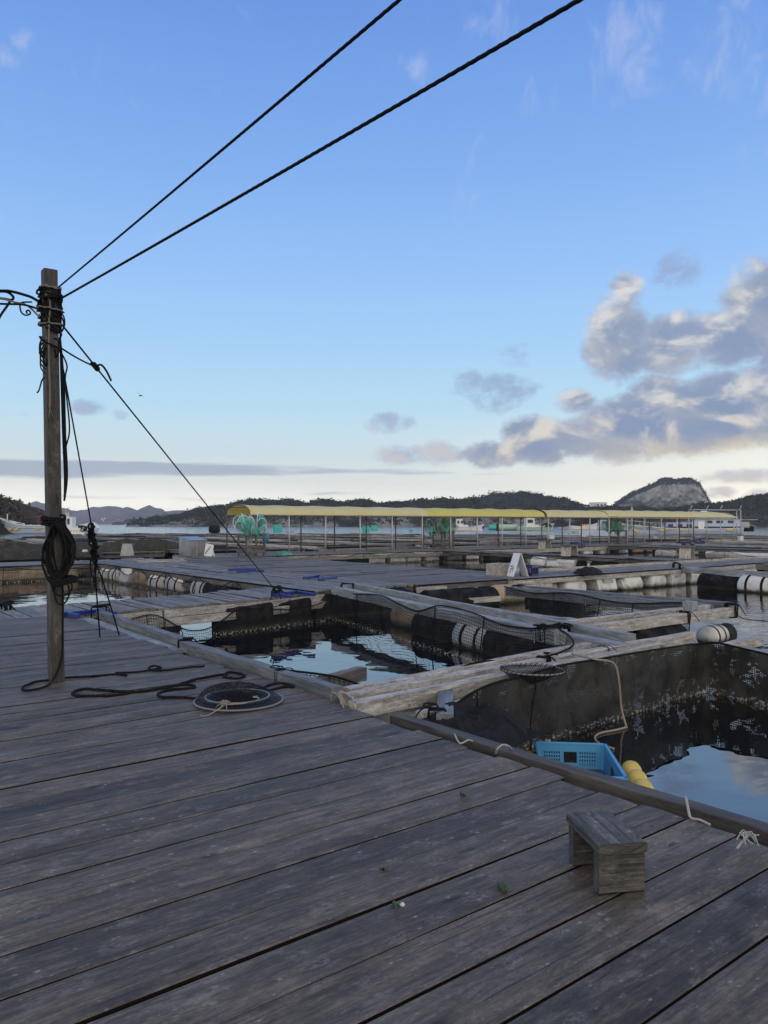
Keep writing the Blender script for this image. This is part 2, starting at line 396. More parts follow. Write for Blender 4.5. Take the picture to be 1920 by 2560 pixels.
    t.put(bp.inputs['Height'], t.m('ADD', g1, t.m('MULTIPLY', g2, 0.6))); t.t.links.new(bp.outputs[0], b.inputs['Normal'])
    return m
def plain(name, col, rough=0.6, metal=0.0, vary=0.25, scale=6.0, dirt=None, dirt_amt=0.6, dscale=3.0, spec=0.5, bump=0.0, bscale=40.0, per_island=0.0, waterline=None):
    m, t, b = newmat(name)
    pos = t.n('ShaderNodeTexCoord').outputs['Object']
    n = t.noise(pos, scale, 5, 0.6, 0.2)
    k = t.m('ADD', 1 - vary / 2, t.m('MULTIPLY', n, vary))
    if per_island:
        r = t.n('ShaderNodeNewGeometry').outputs['Random Per Island']
        k = t.m('MULTIPLY', k, t.m('ADD', 1 - per_island / 2, t.m('MULTIPLY', r, per_island)))
    c = t.mix(1.0, col, t.xyz(k, k, k), 'MULTIPLY')
    if dirt:
        dm = t.m('MULTIPLY', t.step(t.noise(pos, dscale, 6, 0.65, 0.5), 0.45, 0.68), dirt_amt)
        c = t.mix(dm, c, dirt)
    if waterline is not None:     # weed and slime grown up to a little above the waterline
        wz = t.sep(t.n('ShaderNodeNewGeometry').outputs['Position'])[2]
        wm = t.m('SUBTRACT', 1.0, t.step(t.m('ADD', wz, t.m('MULTIPLY', t.m('SUBTRACT', n, 0.5), 0.14)), waterline[0], waterline[1]))
        c = t.mix(wm, c, (0.035, 0.035, 0.022, 1))
    t.put(b.inputs['Base Color'], c); b.inputs['Roughness'].default_value = rough; b.inputs['Metallic'].default_value = metal
    b.inputs['Specular IOR Level'].default_value = spec
    if bump:
        bp = t.n('ShaderNodeBump'); bp.inputs['Strength'].default_value = bump; bp.inputs['Distance'].default_value = 0.02
        t.put(bp.inputs['Height'], t.noise(pos, bscale, 5, 0.6)); t.t.links.new(bp.outputs[0], b.inputs['Normal'])
    return m
def netmat(name, col, cell, wire, jitter=0.25, fill=0.0, patches=0.0, rough=0.7, diag=False, dirt=None):
    """knotted netting: threads opaque, the openings open (fill = how much fouling closes them)"""
    m, t, b = newmat(name)
    uv = t.n('ShaderNodeUVMap').outputs[0]
    wob = t.noise(uv, 3.0, 3, 0.5)
    u2 = t.vm('ADD', uv, t.vm('SCALE', t.xyz(wob, t.noise(uv, 3.7, 3, 0.5), 0), None, cell * jitter * 4))
    x, y, _ = t.sep(u2)
    if diag:
        x, y = t.m('ADD', x, y), t.m('SUBTRACT', x, y)
    def line(c):
        fr = t.m('FRACT', t.m('DIVIDE', c, cell)); d = t.m('ABSOLUTE', t.m('SUBTRACT', fr, 0.5))
        return t.m('GREATER_THAN', d, 0.5 - wire / cell / 2)
    a = t.m('MAXIMUM', line(x), line(y))
    if fill:
        fl = t.noise(uv, 5.0, 6, 0.68, 0.4)
        fm = t.m('LESS_THAN', fl, fill)
        if patches:
            pt = t.noise(uv, 1.1, 2, 0.4)
            fm = t.m('MULTIPLY', fm, t.m('LESS_THAN', pt, 1 - patches))
        a = t.m('MAXIMUM', a, fm)
    n = t.noise(uv, 9.0, 6, 0.7)
    c = t.mix(t.step(t.noise(uv, 2.2, 6, 0.72, 0.5), 0.38, 0.64), tuple(k * 0.5 for k in col), tuple(k * 1.9 for k in col)); c = t.mix(t.m('MULTIPLY', n, 0.5), c, tuple(k * 1.3 for k in col))
    if dirt:
        dm = t.step(t.noise(uv, 26.0, 5, 0.7), 0.66, 0.72)
        c = t.mix(dm, c, dirt)
    wz = t.sep(t.n('ShaderNodeNewGeometry').outputs['Position'])[2]
    bm = t.m('MULTIPLY', t.m('SUBTRACT', 1.0, t.step(wz, WATER + 0.02, WATER + 0.09)), t.m('GREATER_THAN', t.noise(uv, 22.0, 4, 0.7), 0.56))
    c = t.mix(bm, c, (0.36, 0.37, 0.33, 1)); a = t.m('MAXIMUM', a, bm)
    t.put(b.inputs['Base Color'], c); b.inputs['Roughness'].default_value = rough; b.inputs['Specular IOR Level'].default_value = 0.25
    t.put(b.inputs['Alpha'], a)
    return m
M = {}
M['deck'] = wood('deck_wood', (0.026, 0.0215, 0.0165), (0.132, 0.108, 0.080), stain=(0.215, 0.19, 0.155), stain_amt=0.5, spots=0.9, var=0.8, rough=(0.42, 0.8), spec=0.5, grain=38, bump=0.8, nails=True)
M['walk'] = wood('walkway_wood', (0.055, 0.053, 0.050), (0.215, 0.21, 0.20), stain=(0.32, 0.32, 0.31), stain_amt=0.5, spots=0.3, var=0.6, rough=(0.45, 0.8))
M['plat'] = wood('platform_wood', (0.055, 0.05, 0.047), (0.165, 0.153, 0.142), stain=(0.24, 0.235, 0.225), stain_amt=0.4, spots=0.3, var=0.5)
M['greybeam'] = wood('grey_timber', (0.10, 0.108, 0.115), (0.31, 0.33, 0.345), stain=(0.48, 0.50, 0.52), stain_amt=0.5, spots=0.2, var=0.4)
M['kerb'] = wood('kerb_timber', (0.055, 0.062, 0.070), (0.20, 0.222, 0.245), stain=(0.32, 0.345, 0.37), stain_amt=0.5, spots=0.2, var=0.35)
M['darkkerb'] = wood('dark_kerb', (0.022, 0.020, 0.018), (0.10, 0.090, 0.080), stain=(0.16, 0.15, 0.14), stain_amt=0.4, var=0.3)
M['palebeam'] = wood('pale_timber', (0.185, 0.172, 0.155), (0.60, 0.575, 0.53), stain=(0.095, 0.083, 0.072), stain_amt=0.6, spots=0.0, var=0.4, rough=(0.6, 0.9), spec=0.25, nails=True)
M['brownbeam'] = wood('brown_timber', (0.045, 0.041, 0.038), (0.16, 0.143, 0.128), stain=(0.26, 0.23, 0.2), stain_amt=0.4, var=0.5)
M['post'] = wood('post_wood', (0.023, 0.021, 0.019), (0.084, 0.076, 0.068), stain=(0.15, 0.143, 0.135), stain_amt=0.35, var=0.1, knots=True, nails=True)
M['stool'] = wood('stool_wood', (0.012, 0.012, 0.012), (0.112, 0.110, 0.106), stain=(0.165, 0.165, 0.162), stain_amt=0.4, var=0.6, grain=60, bump=1.0, nails=True)
M['farwood'] = wood('raft_wood', (0.08, 0.074, 0.066), (0.46, 0.43, 0.385), stain=(0.55, 0.52, 0.48), stain_amt=0.4, var=1.1, knots=False)
M['foam'] = plain('foam_float', (0.62, 0.62, 0.60), 0.75, dirt=(0.30, 0.24, 0.17), dirt_amt=0.55, dscale=2.2, bump=0.5, bscale=14, waterline=(-0.54, -0.41))
M['tan'] = plain('tan_float', (0.36, 0.27, 0.17), 0.7, dirt=(0.16, 0.11, 0.07), dirt_amt=0.8, bump=0.4, bscale=10, waterline=(-0.54, -0.39))
M['black'] = plain('black_drum', (0.007, 0.008, 0.011), 0.85, spec=0.15, bump=0.4, bscale=30, dirt=(0.05, 0.045, 0.035), dirt_amt=0.6, dscale=4, waterline=(-0.54, -0.41))
M['rope'] = plain('black_rope', (0.008, 0.0085, 0.0095), 0.8, vary=0.6, scale=30, spec=0.15)
M['greyrope'] = plain('grey_rope', (0.16, 0.15, 0.13), 0.8, vary=0.5, scale=40)
M['tanrope'] = plain('tan_rope', (0.28, 0.235, 0.185), 0.8, vary=0.5, scale=40)
M['whiterope'] = plain('white_rope', (0.33, 0.34, 0.32), 0.85, vary=0.6, scale=40)
M['net'] = netmat('black_netting', (0.014, 0.015, 0.017), 0.045, 0.007)
M['finenet'] = netmat('fine_netting', (0.02, 0.021, 0.022), 0.022, 0.0085, fill=0.56, patches=0.4, dirt=(0.12, 0.13, 0.12))
M['fouled'] = netmat('fouled_netting', (0.030, 0.029, 0.027), 0.020, 0.009, fill=0.56, patches=0.14, dirt=(0.17, 0.175, 0.16))
M['ringnet'] = netmat('hoop_netting', (0.008, 0.009, 0.011), 0.022, 0.009, diag=True)
M['greennet'] = netmat('green_netting', (0.10, 0.36, 0.30), 0.05, 0.015)
M['netpile'] = plain('net_pile', (0.014, 0.016, 0.019), 0.85, vary=1.2, scale=25, bump=1.0, bscale=60, spec=0.2)
M['palenet'] = netmat('pale_netting', (0.30, 0.26, 0.2), 0.05, 0.02)
M['heap'] = plain('net_heap', (0.030, 0.031, 0.026), 0.9, vary=0.9, scale=9, dirt=(0.085, 0.075, 0.05), dirt_amt=0.7, dscale=5, bump=1.0, bscale=18)
M['steel'] = plain('galvanised_post', (0.46, 0.48, 0.50), 0.5, metal=0.25, dirt=(0.22, 0.14, 0.09), dirt_amt=0.5, dscale=5)
M['darksteel'] = plain('rusty_post', (0.10, 0.085, 0.075), 0.7, dirt=(0.16, 0.10, 0.07), dirt_amt=0.7)
M['box_steel'] = plain('stainless_sheet', (0.40, 0.41, 0.42), 0.38, metal=0.75, dirt=(0.16, 0.16, 0.16), dirt_amt=0.6, dscale=2)
M['white'] = plain('white_paint', (0.74, 0.75, 0.75), 0.45, vary=0.12, dirt=(0.5, 0.47, 0.43), dirt_amt=0.35, dscale=1.2)
M['whiteboard'] = plain('white_board', (0.70, 0.72, 0.73), 0.6, vary=0.15, dirt=(0.5, 0.5, 0.48), dirt_amt=0.5)
M['bluehull'] = plain('pale_blue_paint', (0.40, 0.49, 0.62), 0.4, vary=0.15, dirt=(0.30, 0.34, 0.38), dirt_amt=0.4, dscale=.8)
M['blue'] = plain('blue_paint', (0.010, 0.028, 0.20), 0.5, vary=0.3)
M['navy'] = plain('navy_paint', (0.012, 0.018, 0.10), 0.45, vary=0.2)
M['red'] = plain('dark_red_paint', (0.16, 0.025, 0.03), 0.5)
M['greenhull'] = plain('pale_green_paint', (0.36, 0.52, 0.42), 0.5, vary=0.2, dirt=(0.28, 0.33, 0.27), dirt_amt=0.5)
M['tub'] = plain('turquoise_tub', (0.045, 0.42, 0.34), 0.45, vary=0.15)
M['lidtub'] = plain('pale_tub', (0.30, 0.36, 0.60), 0.5)
M['yellow'] = plain('yellow_float', (0.62, 0.45, 0.07), 0.5, vary=0.2, dirt=(0.5, 0.42, 0.25), dirt_amt=0.5, dscale=12)
M['crate'] = plain('blue_crate', (0.07, 0.30, 0.54), 0.42, vary=0.12, scale=12, dirt=(0.12, 0.30, 0.45), dirt_amt=0.4, dscale=9)
M['glass'] = plain('dark_glass', (0.02, 0.025, 0.03), 0.08, vary=0.1)
M['ink'] = plain('black_ink', (0.025, 0.025, 0.03), 0.7)
M['concrete'] = plain('grey_block', (0.42, 0.42, 0.41), 0.85, dirt=(0.2, 0.19, 0.17), dirt_amt=0.7, dscale=3)
M['seaweed'] = plain('seaweed', (0.022, 0.06, 0.010), 0.45, vary=0.5, scale=20)
M['bird'] = plain('dark_feather', (0.03, 0.03, 0.032), 0.8)
M['orange'] = plain('orange_tarp', (0.55, 0.24, 0.07), 0.6)
M['shell'] = plain('shell', (0.6, 0.6, 0.57), 0.6)
M['ring'] = plain('worn_hoop', (0.17, 0.18, 0.19), 0.55, vary=0.5, scale=30)
M['seam_shade'] = plain('plank_edge_shade', (0.010, 0.009, 0.008), 0.9, vary=0.6, scale=8, spec=0.1)  # near-black plank sides, standing in for shade down in the gaps
M['rust'] = plain('rust', (0.09, 0.045, 0.035), 0.9)
def canopymat(name, c):
    m, t, b = newmat(name)
    pos = t.n('ShaderNodeTexCoord').outputs['Object']
    k = t.m('ADD', 0.85, t.m('MULTIPLY', t.noise(pos, 1.3, 5, 0.6, 0.3), 0.3))
    col = t.mix(1.0, c, t.xyz(k, k, k), 'MULTIPLY')
    t.put(b.inputs['Base Color'], col); b.inputs['Roughness'].default_value = 0.55
    tr = t.n('ShaderNodeBsdfTranslucent'); t.put(tr.inputs[0], t.mix(1.0, col, (1.0, 0.62, 0.1, 1), 'MULTIPLY'))
    mx = t.n('ShaderNodeMixShader'); mx.inputs[0].default_value = 0.35
    t.t.links.new(b.outputs[0], mx.inputs[1]); t.t.links.new(tr.outputs[0], mx.inputs[2])
    t.t.links.new(mx.outputs[0], t.t.nodes['Material Output'].inputs[0])
    return m
M['canopy'] = canopymat('pale_yellow_sheet', (0.84, 0.78, 0.41))
M['canopy2'] = canopymat('yellow_sheet', (0.80, 0.75, 0.20))
# ================================================================ SETTING
# ---- water: one sheet out to the far shore
def water_mat():
    m, t, b = newmat('sea_water')
    pos = t.n('ShaderNodeNewGeometry').outputs['Position']
    d = t.vm('LENGTH', t.vm('MULTIPLY', pos, (1, 1, 0)))
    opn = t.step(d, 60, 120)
    xx, yy, _ = t.sep(pos)
    outer = t.m('MULTIPLY', t.step(xx, 12.4, 14.5), t.m('SUBTRACT', 1.0, t.step(yy, 8.0, 13.0)))
    n1 = t.noise(t.sc3(pos, 0.9, 0.9, 1), 1.0, 3, 0.5, 0.3)
    rt = t.vm('DOT_PRODUCT', pos, tuple(RT)); ff = t.vm('DOT_PRODUCT', pos, tuple(FW))
    n2 = t.noise(t.xyz(t.m('MULTIPLY', rt, 0.25), t.m('MULTIPLY', ff, 0.5), 0), 1.0, 4, 0.55)
    n3 = t.noise(t.xyz(t.m('MULTIPLY', rt, 0.9), t.m('MULTIPLY', ff, 2.6), 0), 1.0, 3, 0.5)
    h = t.m('MULTIPLY', n1, t.m('ADD', 0.012, t.m('MULTIPLY', outer, 0.006)))
    h = t.m('ADD', h, t.m('MULTIPLY', t.m('MULTIPLY', n3, outer), 0.02))
    h = t.m('ADD', h, t.m('MULTIPLY', t.m('MULTIPLY', n2, opn), 0.35))
    bp = t.n('ShaderNodeBump'); bp.inputs['Strength'].default_value = 1.0; bp.inputs['Distance'].default_value = 1.0
    t.put(bp.inputs['Height'], h); t.t.links.new(bp.outputs[0], b.inputs['Normal'])
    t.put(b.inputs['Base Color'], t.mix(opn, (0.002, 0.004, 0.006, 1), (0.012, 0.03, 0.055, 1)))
    t.put(b.inputs['Roughness'], t.m('ADD', 0.015, t.m('MULTIPLY', opn, 0.12)))
    b.inputs['IOR'].default_value = 1.9
    b.inputs['Specular IOR Level'].default_value = 1.0
    return m
mb = MB()
R_ = 1850.0; N_ = 96
ring0 = [(0, 0, WATER)] * N_
for ra, rb in ((0.0, 30), (30, 120), (120, 500), (500, R_)):
    for i in range(N_):
        a0 = 2 * math.pi * i / N_; a1 = 2 * math.pi * (i + 1) / N_
        pts = [(rb * math.cos(a0), rb * math.sin(a0), WATER), (rb * math.cos(a1), rb * math.sin(a1), WATER)]
        if ra: pts += [(ra * math.cos(a1), ra * math.sin(a1), WATER), (ra * math.cos(a0), ra * math.sin(a0), WATER)]
        else: pts += [(0, 0, WATER)]
        mb.quad(pts)
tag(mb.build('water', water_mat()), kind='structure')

# ---- land
def landmat(name, c1, c2, rock=None, rock_z=4.0, scale=0.05, pale=0.0):
    m, t, b = newmat(name)
    pos = t.n('ShaderNodeNewGeometry').outputs['Position']
    n = t.noise(pos, scale, 7, 0.62, 0.3)
    c = t.ramp(n, [(0.35, c1), (0.68, c2)])
    if rock:
        z = t.sep(pos)[2]
        k = t.noise(t.vm('MULTIPLY', pos, (1, 1, 0.3)), 0.035, 4, 0.6)
        rm = t.m('MULTIPLY', t.m('SUBTRACT', 1.0, t.step(z, rock_z * 0.6, rock_z)), t.step(k, 0.44, 0.52))
        rc = t.ramp(t.noise(t.vm('MULTIPLY', pos, (1, 1, 0.5)), 0.35, 6, 0.7, 0.8), [(0.35, tuple(x * .35 for x in rock)), (0.62, rock)])
        c = t.mix(rm, c, rc)
    t.put(b.inputs['Base Color'], c); b.inputs['Roughness'].default_value = 0.95; b.inputs['Specular IOR Level'].default_value = 0.1
    return m
def cliffmat():
    m, t, b = newmat('cliff_rock')
    pos = t.n('ShaderNodeNewGeometry').outputs['Position']
    n = t.noise(t.vm('MULTIPLY', pos, (1, 1, 0.35)), 0.09, 8, 0.68, 1.2)
    n2 = t.noise(pos, 0.5, 5, 0.6, 0.3)
    c = t.ramp(t.m('ADD', t.m('MULTIPLY', n, 0.75), t.m('MULTIPLY', n2, 0.25)), [(0.36, (0.085, 0.087, 0.087)), (0.5, (0.21, 0.212, 0.21)), (0.66, (0.42, 0.42, 0.41))])
    nrm = t.sep(t.n('ShaderNodeNewGeometry').outputs['Normal'])[2]
    g = t.m('MULTIPLY', t.step(nrm, 0.62, 0.8), 1.0)
    g = t.m('MAXIMUM', g, t.m('MULTIPLY', t.step(t.noise(pos, 0.045, 5, 0.6), 0.58, 0.66), 0.5))
    c = t.mix(g, c, (0.035, 0.045, 0.022, 1))
    t.put(b.inputs['Base Color'], c); b.inputs['Roughness'].default_value = 0.95; b.inputs['Specular IOR Level'].default_value = 0.1
    bp = t.n('ShaderNodeBump'); bp.inputs['Strength'].default_value = 0.9; bp.inputs['Distance'].default_value = 2.0
    t.put(bp.inputs['Height'], n); t.t.links.new(bp.outputs[0], b.inputs['Normal'])
    return m
def leafmat(name, c1, c2):
    m, t, b = newmat(name)
    g = t.n('ShaderNodeNewGeometry'); r = g.outputs['Random Per Island']
    n = t.noise(g.outputs['Position'], 0.06, 4, 0.6)
    f = t.m('ADD', t.m('MULTIPLY', r, 0.6), t.m('MULTIPLY', n, 0.6))
    t.put(b.inputs['Base Color'], t.ramp(f, [(0.25, c1), (0.85, c2)])); b.inputs['Roughness'].default_value = 0.8
    b.inputs['Specular IOR Level'].default_value = 0.2
    return m
def interp(prof, x):
    if x <= prof[0][0]: return prof[0][1]
    for (a, ya), (b, yb) in zip(prof, prof[1:]):
        if x <= b: return ya + (yb - ya) * (x - a) / (b - a)
    return prof[-1][1]
LEAF = leafmat('wood_leaves', (0.010, 0.016, 0.007), (0.045, 0.050, 0.026))
LEAFB = leafmat('bare_scrub', (0.035, 0.028, 0.018), (0.12, 0.10, 0.065))
def land(name, prof, D, front, back, mat, step=4.0, rows=26, rough=1.2, nscale=0.05, cut=None, leaves=0, leafr=2.2, leafm=None, leafwhere=None, tri=10, shape_pow=1.6, lab=None, drop=0.0):
    """a hill whose ridge stands D metres away, with a front slope to the water and a back slope"""
    xs = []; x = prof[0][0]
    while x <= prof[-1][0]: xs.append(x); x += step
    tops = [EYE + (1308 - interp(prof, x)) / F * D - drop for x in xs]
    def H(i, t):
        k = -t / front if t < 0 else t / back
        k = min(1.0, k)
        if cut and t < 0:    # quarry face: holds its height, then drops steeply
            s = 1 - max(0.0, (k - cut) / (1 - cut)) ** 0.8 if k > cut else 1 - 0.06 * k / cut
        else: s = (1 - k) ** (1 / shape_pow) if k < 1 else 0
        if not cut: s = 1 - k ** shape_pow
        base = WATER - 0.6
        lat = (xs[i] - 960) / F * D
        rr = rough * (nz(lat * nscale, t * nscale, 3.1) + 0.5 * nz(lat * nscale * 2.7, t * nscale * 2.7, 8.3))
        return base + (tops[i] - base) * s + rr * min(1.0, s * 2.5) * (0.35 if abs(t) < 1e-6 else 1)
    ts = [-front + (front) * r / (rows - 6) for r in range(rows - 5)] + [back * r / 5 for r in range(1, 6)]
    grid = [[Vector((0, 0, H(i, t))) + FW * (D + t) + RT * ((x - 960) / F * D) for i, x in enumerate(xs)] for t in ts]
    mb = MB(); mb.sheet(grid)
    o = tag(mb.build(name, mat), kind='structure')
    if leaves:
        lb = MB()
        for _ in range(leaves):
            fi = random.uniform(0, len(xs) - 1.001); i = int(fi)
            t = -front * random.random() ** 1.5 if random.random() < 0.85 else back * 0.3 * random.random()
            h = H(i, t) * (1 - (fi - i)) + H(i + 1, t) * (fi - i)
            xx = xs[i] + (fi - i) * step
            if leafwhere and not leafwhere(xx, t, h): continue
            if h < WATER + 0.8: continue
            r = leafr * random.uniform(0.5, 1.25)
            c = FW * (D + t) + RT * ((xx - 960) / F * D) + Vector((0, 0, h + r * 0.25))
            for k in range(tri):
                q = Vector((random.gauss(0, .5), random.gauss(0, .5), random.gauss(0, .38))) * r
                a = Vector((random.uniform(-1, 1), random.uniform(-1, 1), random.uniform(-1, 1))).normalized() * r * random.uniform(.25, .5)
                b2 = a.cross(Vector((random.uniform(-1, 1), random.uniform(-1, 1), random.uniform(-1, 1)))).normalized() * r * random.uniform(.2, .4)
                p = c + q; n0 = len(lb.v)
                lb.v.extend([tuple(p - a), tuple(p + b2), tuple(p + a), tuple(p - b2)])
                lb.face((n0, n0 + 1, n0 + 2, n0 + 3), ((0, 0), (1, 0), (1, 1), (0, 1)))
        tag(lb.build('woodland', leafm or LEAF), lab, 'woodland', kind='stuff')
    return o
FARM = landmat('far_mountain_ground', (0.10, 0.105, 0.112), (0.23, 0.205, 0.20), scale=0.012)
WOODM = landmat('wooded_ground', (0.012, 0.016, 0.010), (0.05, 0.05, 0.032), rock=(0.30, 0.285, 0.26), rock_z=6.0)
SCRUBM = landmat('scrub_ground', (0.028, 0.026, 0.018), (0.085, 0.072, 0.05))
CLIFFM = cliffmat()
land('mountains', [(-500, 1262), (-250, 1240), (-60, 1262), (35, 1258), (46, 1257), (83, 1264), (98, 1258), (112, 1257), (130, 1264), (168, 1275), (201, 1279), (230, 1277), (255, 1268), (278, 1265), (301, 1270), (320, 1267.5),
                   (351, 1279), (382, 1271), (409, 1279), (428, 1289), (463, 1294), (560, 1299), (800, 1302)], 1650, 260, 120, FARM, step=3.0, rough=9.0, nscale=0.02, shape_pow=1.5)
land('mountains', [(-500, 1280), (60, 1279), (170, 1277), (240, 1276), (330, 1279), (410, 1279), (440, 1275), (475, 1276), (520, 1274), (600, 1280), (760, 1290), (2600, 1290)], 1760, 60, 60, FARM, step=8, rough=3.0, nscale=0.01)
ridge = [(399, 1306), (408, 1298), (423, 1288), (435, 1294), (464, 1297), (473, 1285), (496, 1282), (520, 1269), (543, 1265.5), (562, 1271), (581, 1264), (608, 1252), (639, 1248.5), (678, 1253), (693, 1249.5),
         (728, 1250.5), (778, 1259), (797, 1249), (817, 1249), (847, 1254), (870, 1254), (913, 1248), (928, 1252), (945, 1258), (977, 1257), (1002, 1256), (1024, 1253), (1055, 1249), (1081, 1250), (1105, 1247), (1128, 1250),
         (1163, 1247), (1191, 1243), (1220, 1234), (1264, 1230), (1301, 1228.5), (1330, 1233), (1380, 1241), (1408, 1253), (1440, 1264), (1518, 1268), (1600, 1269)]
land('hills', ridge, 520, 85, 70, WOODM, step=3.0, rough=1.6, nscale=0.09, leaves=9000, leafr=1.7, tri=8, shape_pow=2.6, drop=1.6,
     leafwhere=lambda x, t, h: not (1180 < x < 1400 and h > 12 and random.random() < .8), lab='dark evergreen woodland covering the long hill across the bay')
land('hills', [(1440, 1272), (1480, 1267), (1518, 1268), (1585, 1275), (1602, 1270), (1625, 1274), (1680, 1271), (1723, 1264), (1744, 1258), (1761, 1262), (1796, 1261), (1825, 1251.5), (1860, 1248.5), (1883, 1238), (1920, 1234),
               (1980, 1226), (2100, 1222), (2300, 1240)], 430, 70, 60, WOODM, step=3.0, rough=1.4, nscale=0.09, leaves=6000, leafr=1.35, tri=8, shape_pow=2.4, drop=1.3, lab='dark wooded hill at the right of the bay below the cliff')
def cl(x, t, h): return (h > EYE + (1308 - interp(CLP, x)) / F * 800 - 7.5 and t > -34) if x > 1640 else (h > EYE + (1308 - interp(CLP, x)) / F * 800 - 3.0 and t > -30)
CLP = [(1500, 1275), (1530, 1262), (1556, 1244), (1579, 1231), (1602, 1223), (1625, 1212), (1648, 1199), (1663, 1194), (1689, 1196), (1715, 1194.5), (1735, 1202), (1738, 1211), (1747, 1225), (1758, 1248), (1766, 1262), (1790, 1285)]
land('cliff', CLP, 800, 60, 50, CLIFFM, step=2.0, rows=40, rough=1.6, nscale=0.09, cut=0.22, leaves=14000, leafr=1.9, tri=7, drop=2.0, leafwhere=cl, lab='dark scrub on top of the quarried rock hill')
land('hills', [(-420, 1190), (-200, 1205), (-60, 1222), (0, 1242), (12, 1246), (25, 1258), (42, 1266), (58, 1278), (68, 1291), (78, 1306), (90, 1318)], 150, 14, 40, SCRUBM, step=3.0, rough=0.5, nscale=0.3, leaves=1500, leafr=0.7, tri=12, leafm=LEAFB, shape_pow=2.2, drop=1.0,
     lab='bare brown scrub on the bank behind the moored work boat')
land('islet', [(284, 1306.5), (292, 1305), (310, 1305.5), (318, 1298), (326, 1296.5), (334, 1300), (345, 1305), (352, 1304), (368, 1306.5)], 900, 8, 8, WOODM, step=1.5, rough=0.4, nscale=0.2)
# ---- deck of long planks under the camera (boards run along X)
BW = 0.2475
mb = MB()
v = 3.005 - 14 * BW; row = 0
while v < 12.25:
    wd = BW - random.uniform(0.009, 0.015)
    right = 3.42 + random.uniform(-0.035, 0.03) + (0.02 if v > 5 else 0)
    u0 = -0.75 + random.uniform(-.15, .15); sp = [right, u0, u0 - 4.0, u0 - 8.0]
    for a, b2 in zip(sp[1:], sp):
        mb.board((a + .004, v + BW / 2, 0), (b2, v + BW / 2, 0), wd, 0.036, seg=7, cup=random.uniform(-0.006, 0.010), jz=0.004, tw=0.016)
    v += BW
deck = tag(mb.build('deck', [M['deck'], M['seam_shade']]), kind='structure')
mb = MB()
for u in (3.30, 1.4, -0.6, -3.0):
    mb.beam((u, -0.6, -0.105), (u, 12.2, -0.105), 0.11, 0.13)
mb.build('joist', M['brownbeam'], deck)
# ================================================================ float shapes (shared meshes)
def float_mesh(name, kind):
    mb = MB(); r = 0.29
    if kind == 'round':
        mb.lathe([(0.02, -.43), (.17, -.425), (.25, -.39), (r, -.31), (r + .005, -.1), (r, .1), (r + .003, .31), (.25, .39), (.17, .425), (0.02, .43)], axis='x', n=18); ms = M['foam']
    elif kind == 'rough':
        mb.lathe([(0.02, -.46)] + [(.30 if abs(x) < .36 else .22, x) for x in [-.44 + .055 * k for k in range(17)]] + [(0.02, .46)], axis='x', n=26); ms = M['foam']
        mb.v = [tuple(Vector(p) * (1 + .07 * nz(p[0] * 9, p[1] * 9, p[2] * 9) + .05 * nz(p[0] * 22, p[1] * 22, p[2] * 22))) for p in mb.v]
    elif kind == 'boxy':
        mb.beam((-.42, 0, 0), (.42, 0, 0), .6, .54, ch=.07, seg=5, jit=.008); ms = M['foam']
    elif kind == 'tan':
        mb.lathe([(0.02, -.52), (.2, -.51), (.28, -.44), (.31, -.3), (.31, .3), (.28, .44), (.2, .51), (0.02, .52)], axis='x', n=18); ms = M['tan']
    elif kind == 'drum':
        mb.lathe([(0.02, -.56), (.25, -.56), (.29, -.53), (.30, -.5), (.285, -.48), (.285, -.02), (.30, 0), (.285, .02), (.285, .48), (.30, .5), (.29, .53), (.25, .56), (0.02, .56)], axis='x', n=20); ms = M['black']
    elif kind == 'sheeted':   # block float wrapped in black sheet
        mb.beam((-.5, 0, 0), (.5, 0, 0), .54, .56, ch=.05, seg=7, jit=.012); ms = M['black']
    elif kind == 'wrapped':   # foam mostly wrapped in black sheet
        for a, b2, mi in ((-.55, -.36, 0), (-.36, -.30, 1), (-.30, -.02, 0), (-.02, .03, 1), (.03, .2, 0), (.2, .62, 1)):
            q = .012 * mi
            mb.lathe([(.02 if a == -.55 else .30 + q, a), (.30 + q, a + .01), (.30 + q, b2 - .01), (.02 if b2 == .62 else .30 + q, b2)], axis='x', n=18, mi=mi)
        ms = [M['foam'], M['black']]
    else:   # foam float held by dark straps
        mb.lathe([(0.02, -.5), (.2, -.49), (.29, -.42), (.30, -.2), (.30, .2), (.29, .42), (.2, .49), (0.02, .5)], axis='x', n=18)
        for x in (-.22, .2):
            mb.lathe([(.295, x - .035), (.312, x - .03), (.312, x + .03), (.295, x + .035)], axis='x', n=18, mi=1)
        ms = [M['foam'], M['black']]
    o = mb.build(name, ms, smooth=(kind not in ('rough', 'boxy', 'sheeted')))
    me = o.data; bpy.data.objects.remove(o); return me
FL = {k: float_mesh('float', k) for k in ('round', 'rough', 'boxy', 'tan', 'drum', 'strapped', 'wrapped', 'sheeted')}
def put_float(parent, kind, x, y, rz=0.0, z=None, s=1.0, sx=None, label=None):
    o = bpy.data.objects.new('float', FL[kind]); COL.objects.link(o); o.parent = parent
    pl = parent.location
    z = WATER + 0.15 + random.uniform(-.03, .03) if z is None else z
    o.location = (x - pl.x, y - pl.y, z - pl.z); o.rotation_euler = (random.uniform(-.3, .3), random.uniform(-.02, .02), rz + random.uniform(-.05, .05))
    o.scale = ((sx or s), s, s)
    if label: o['label'] = label
    return o
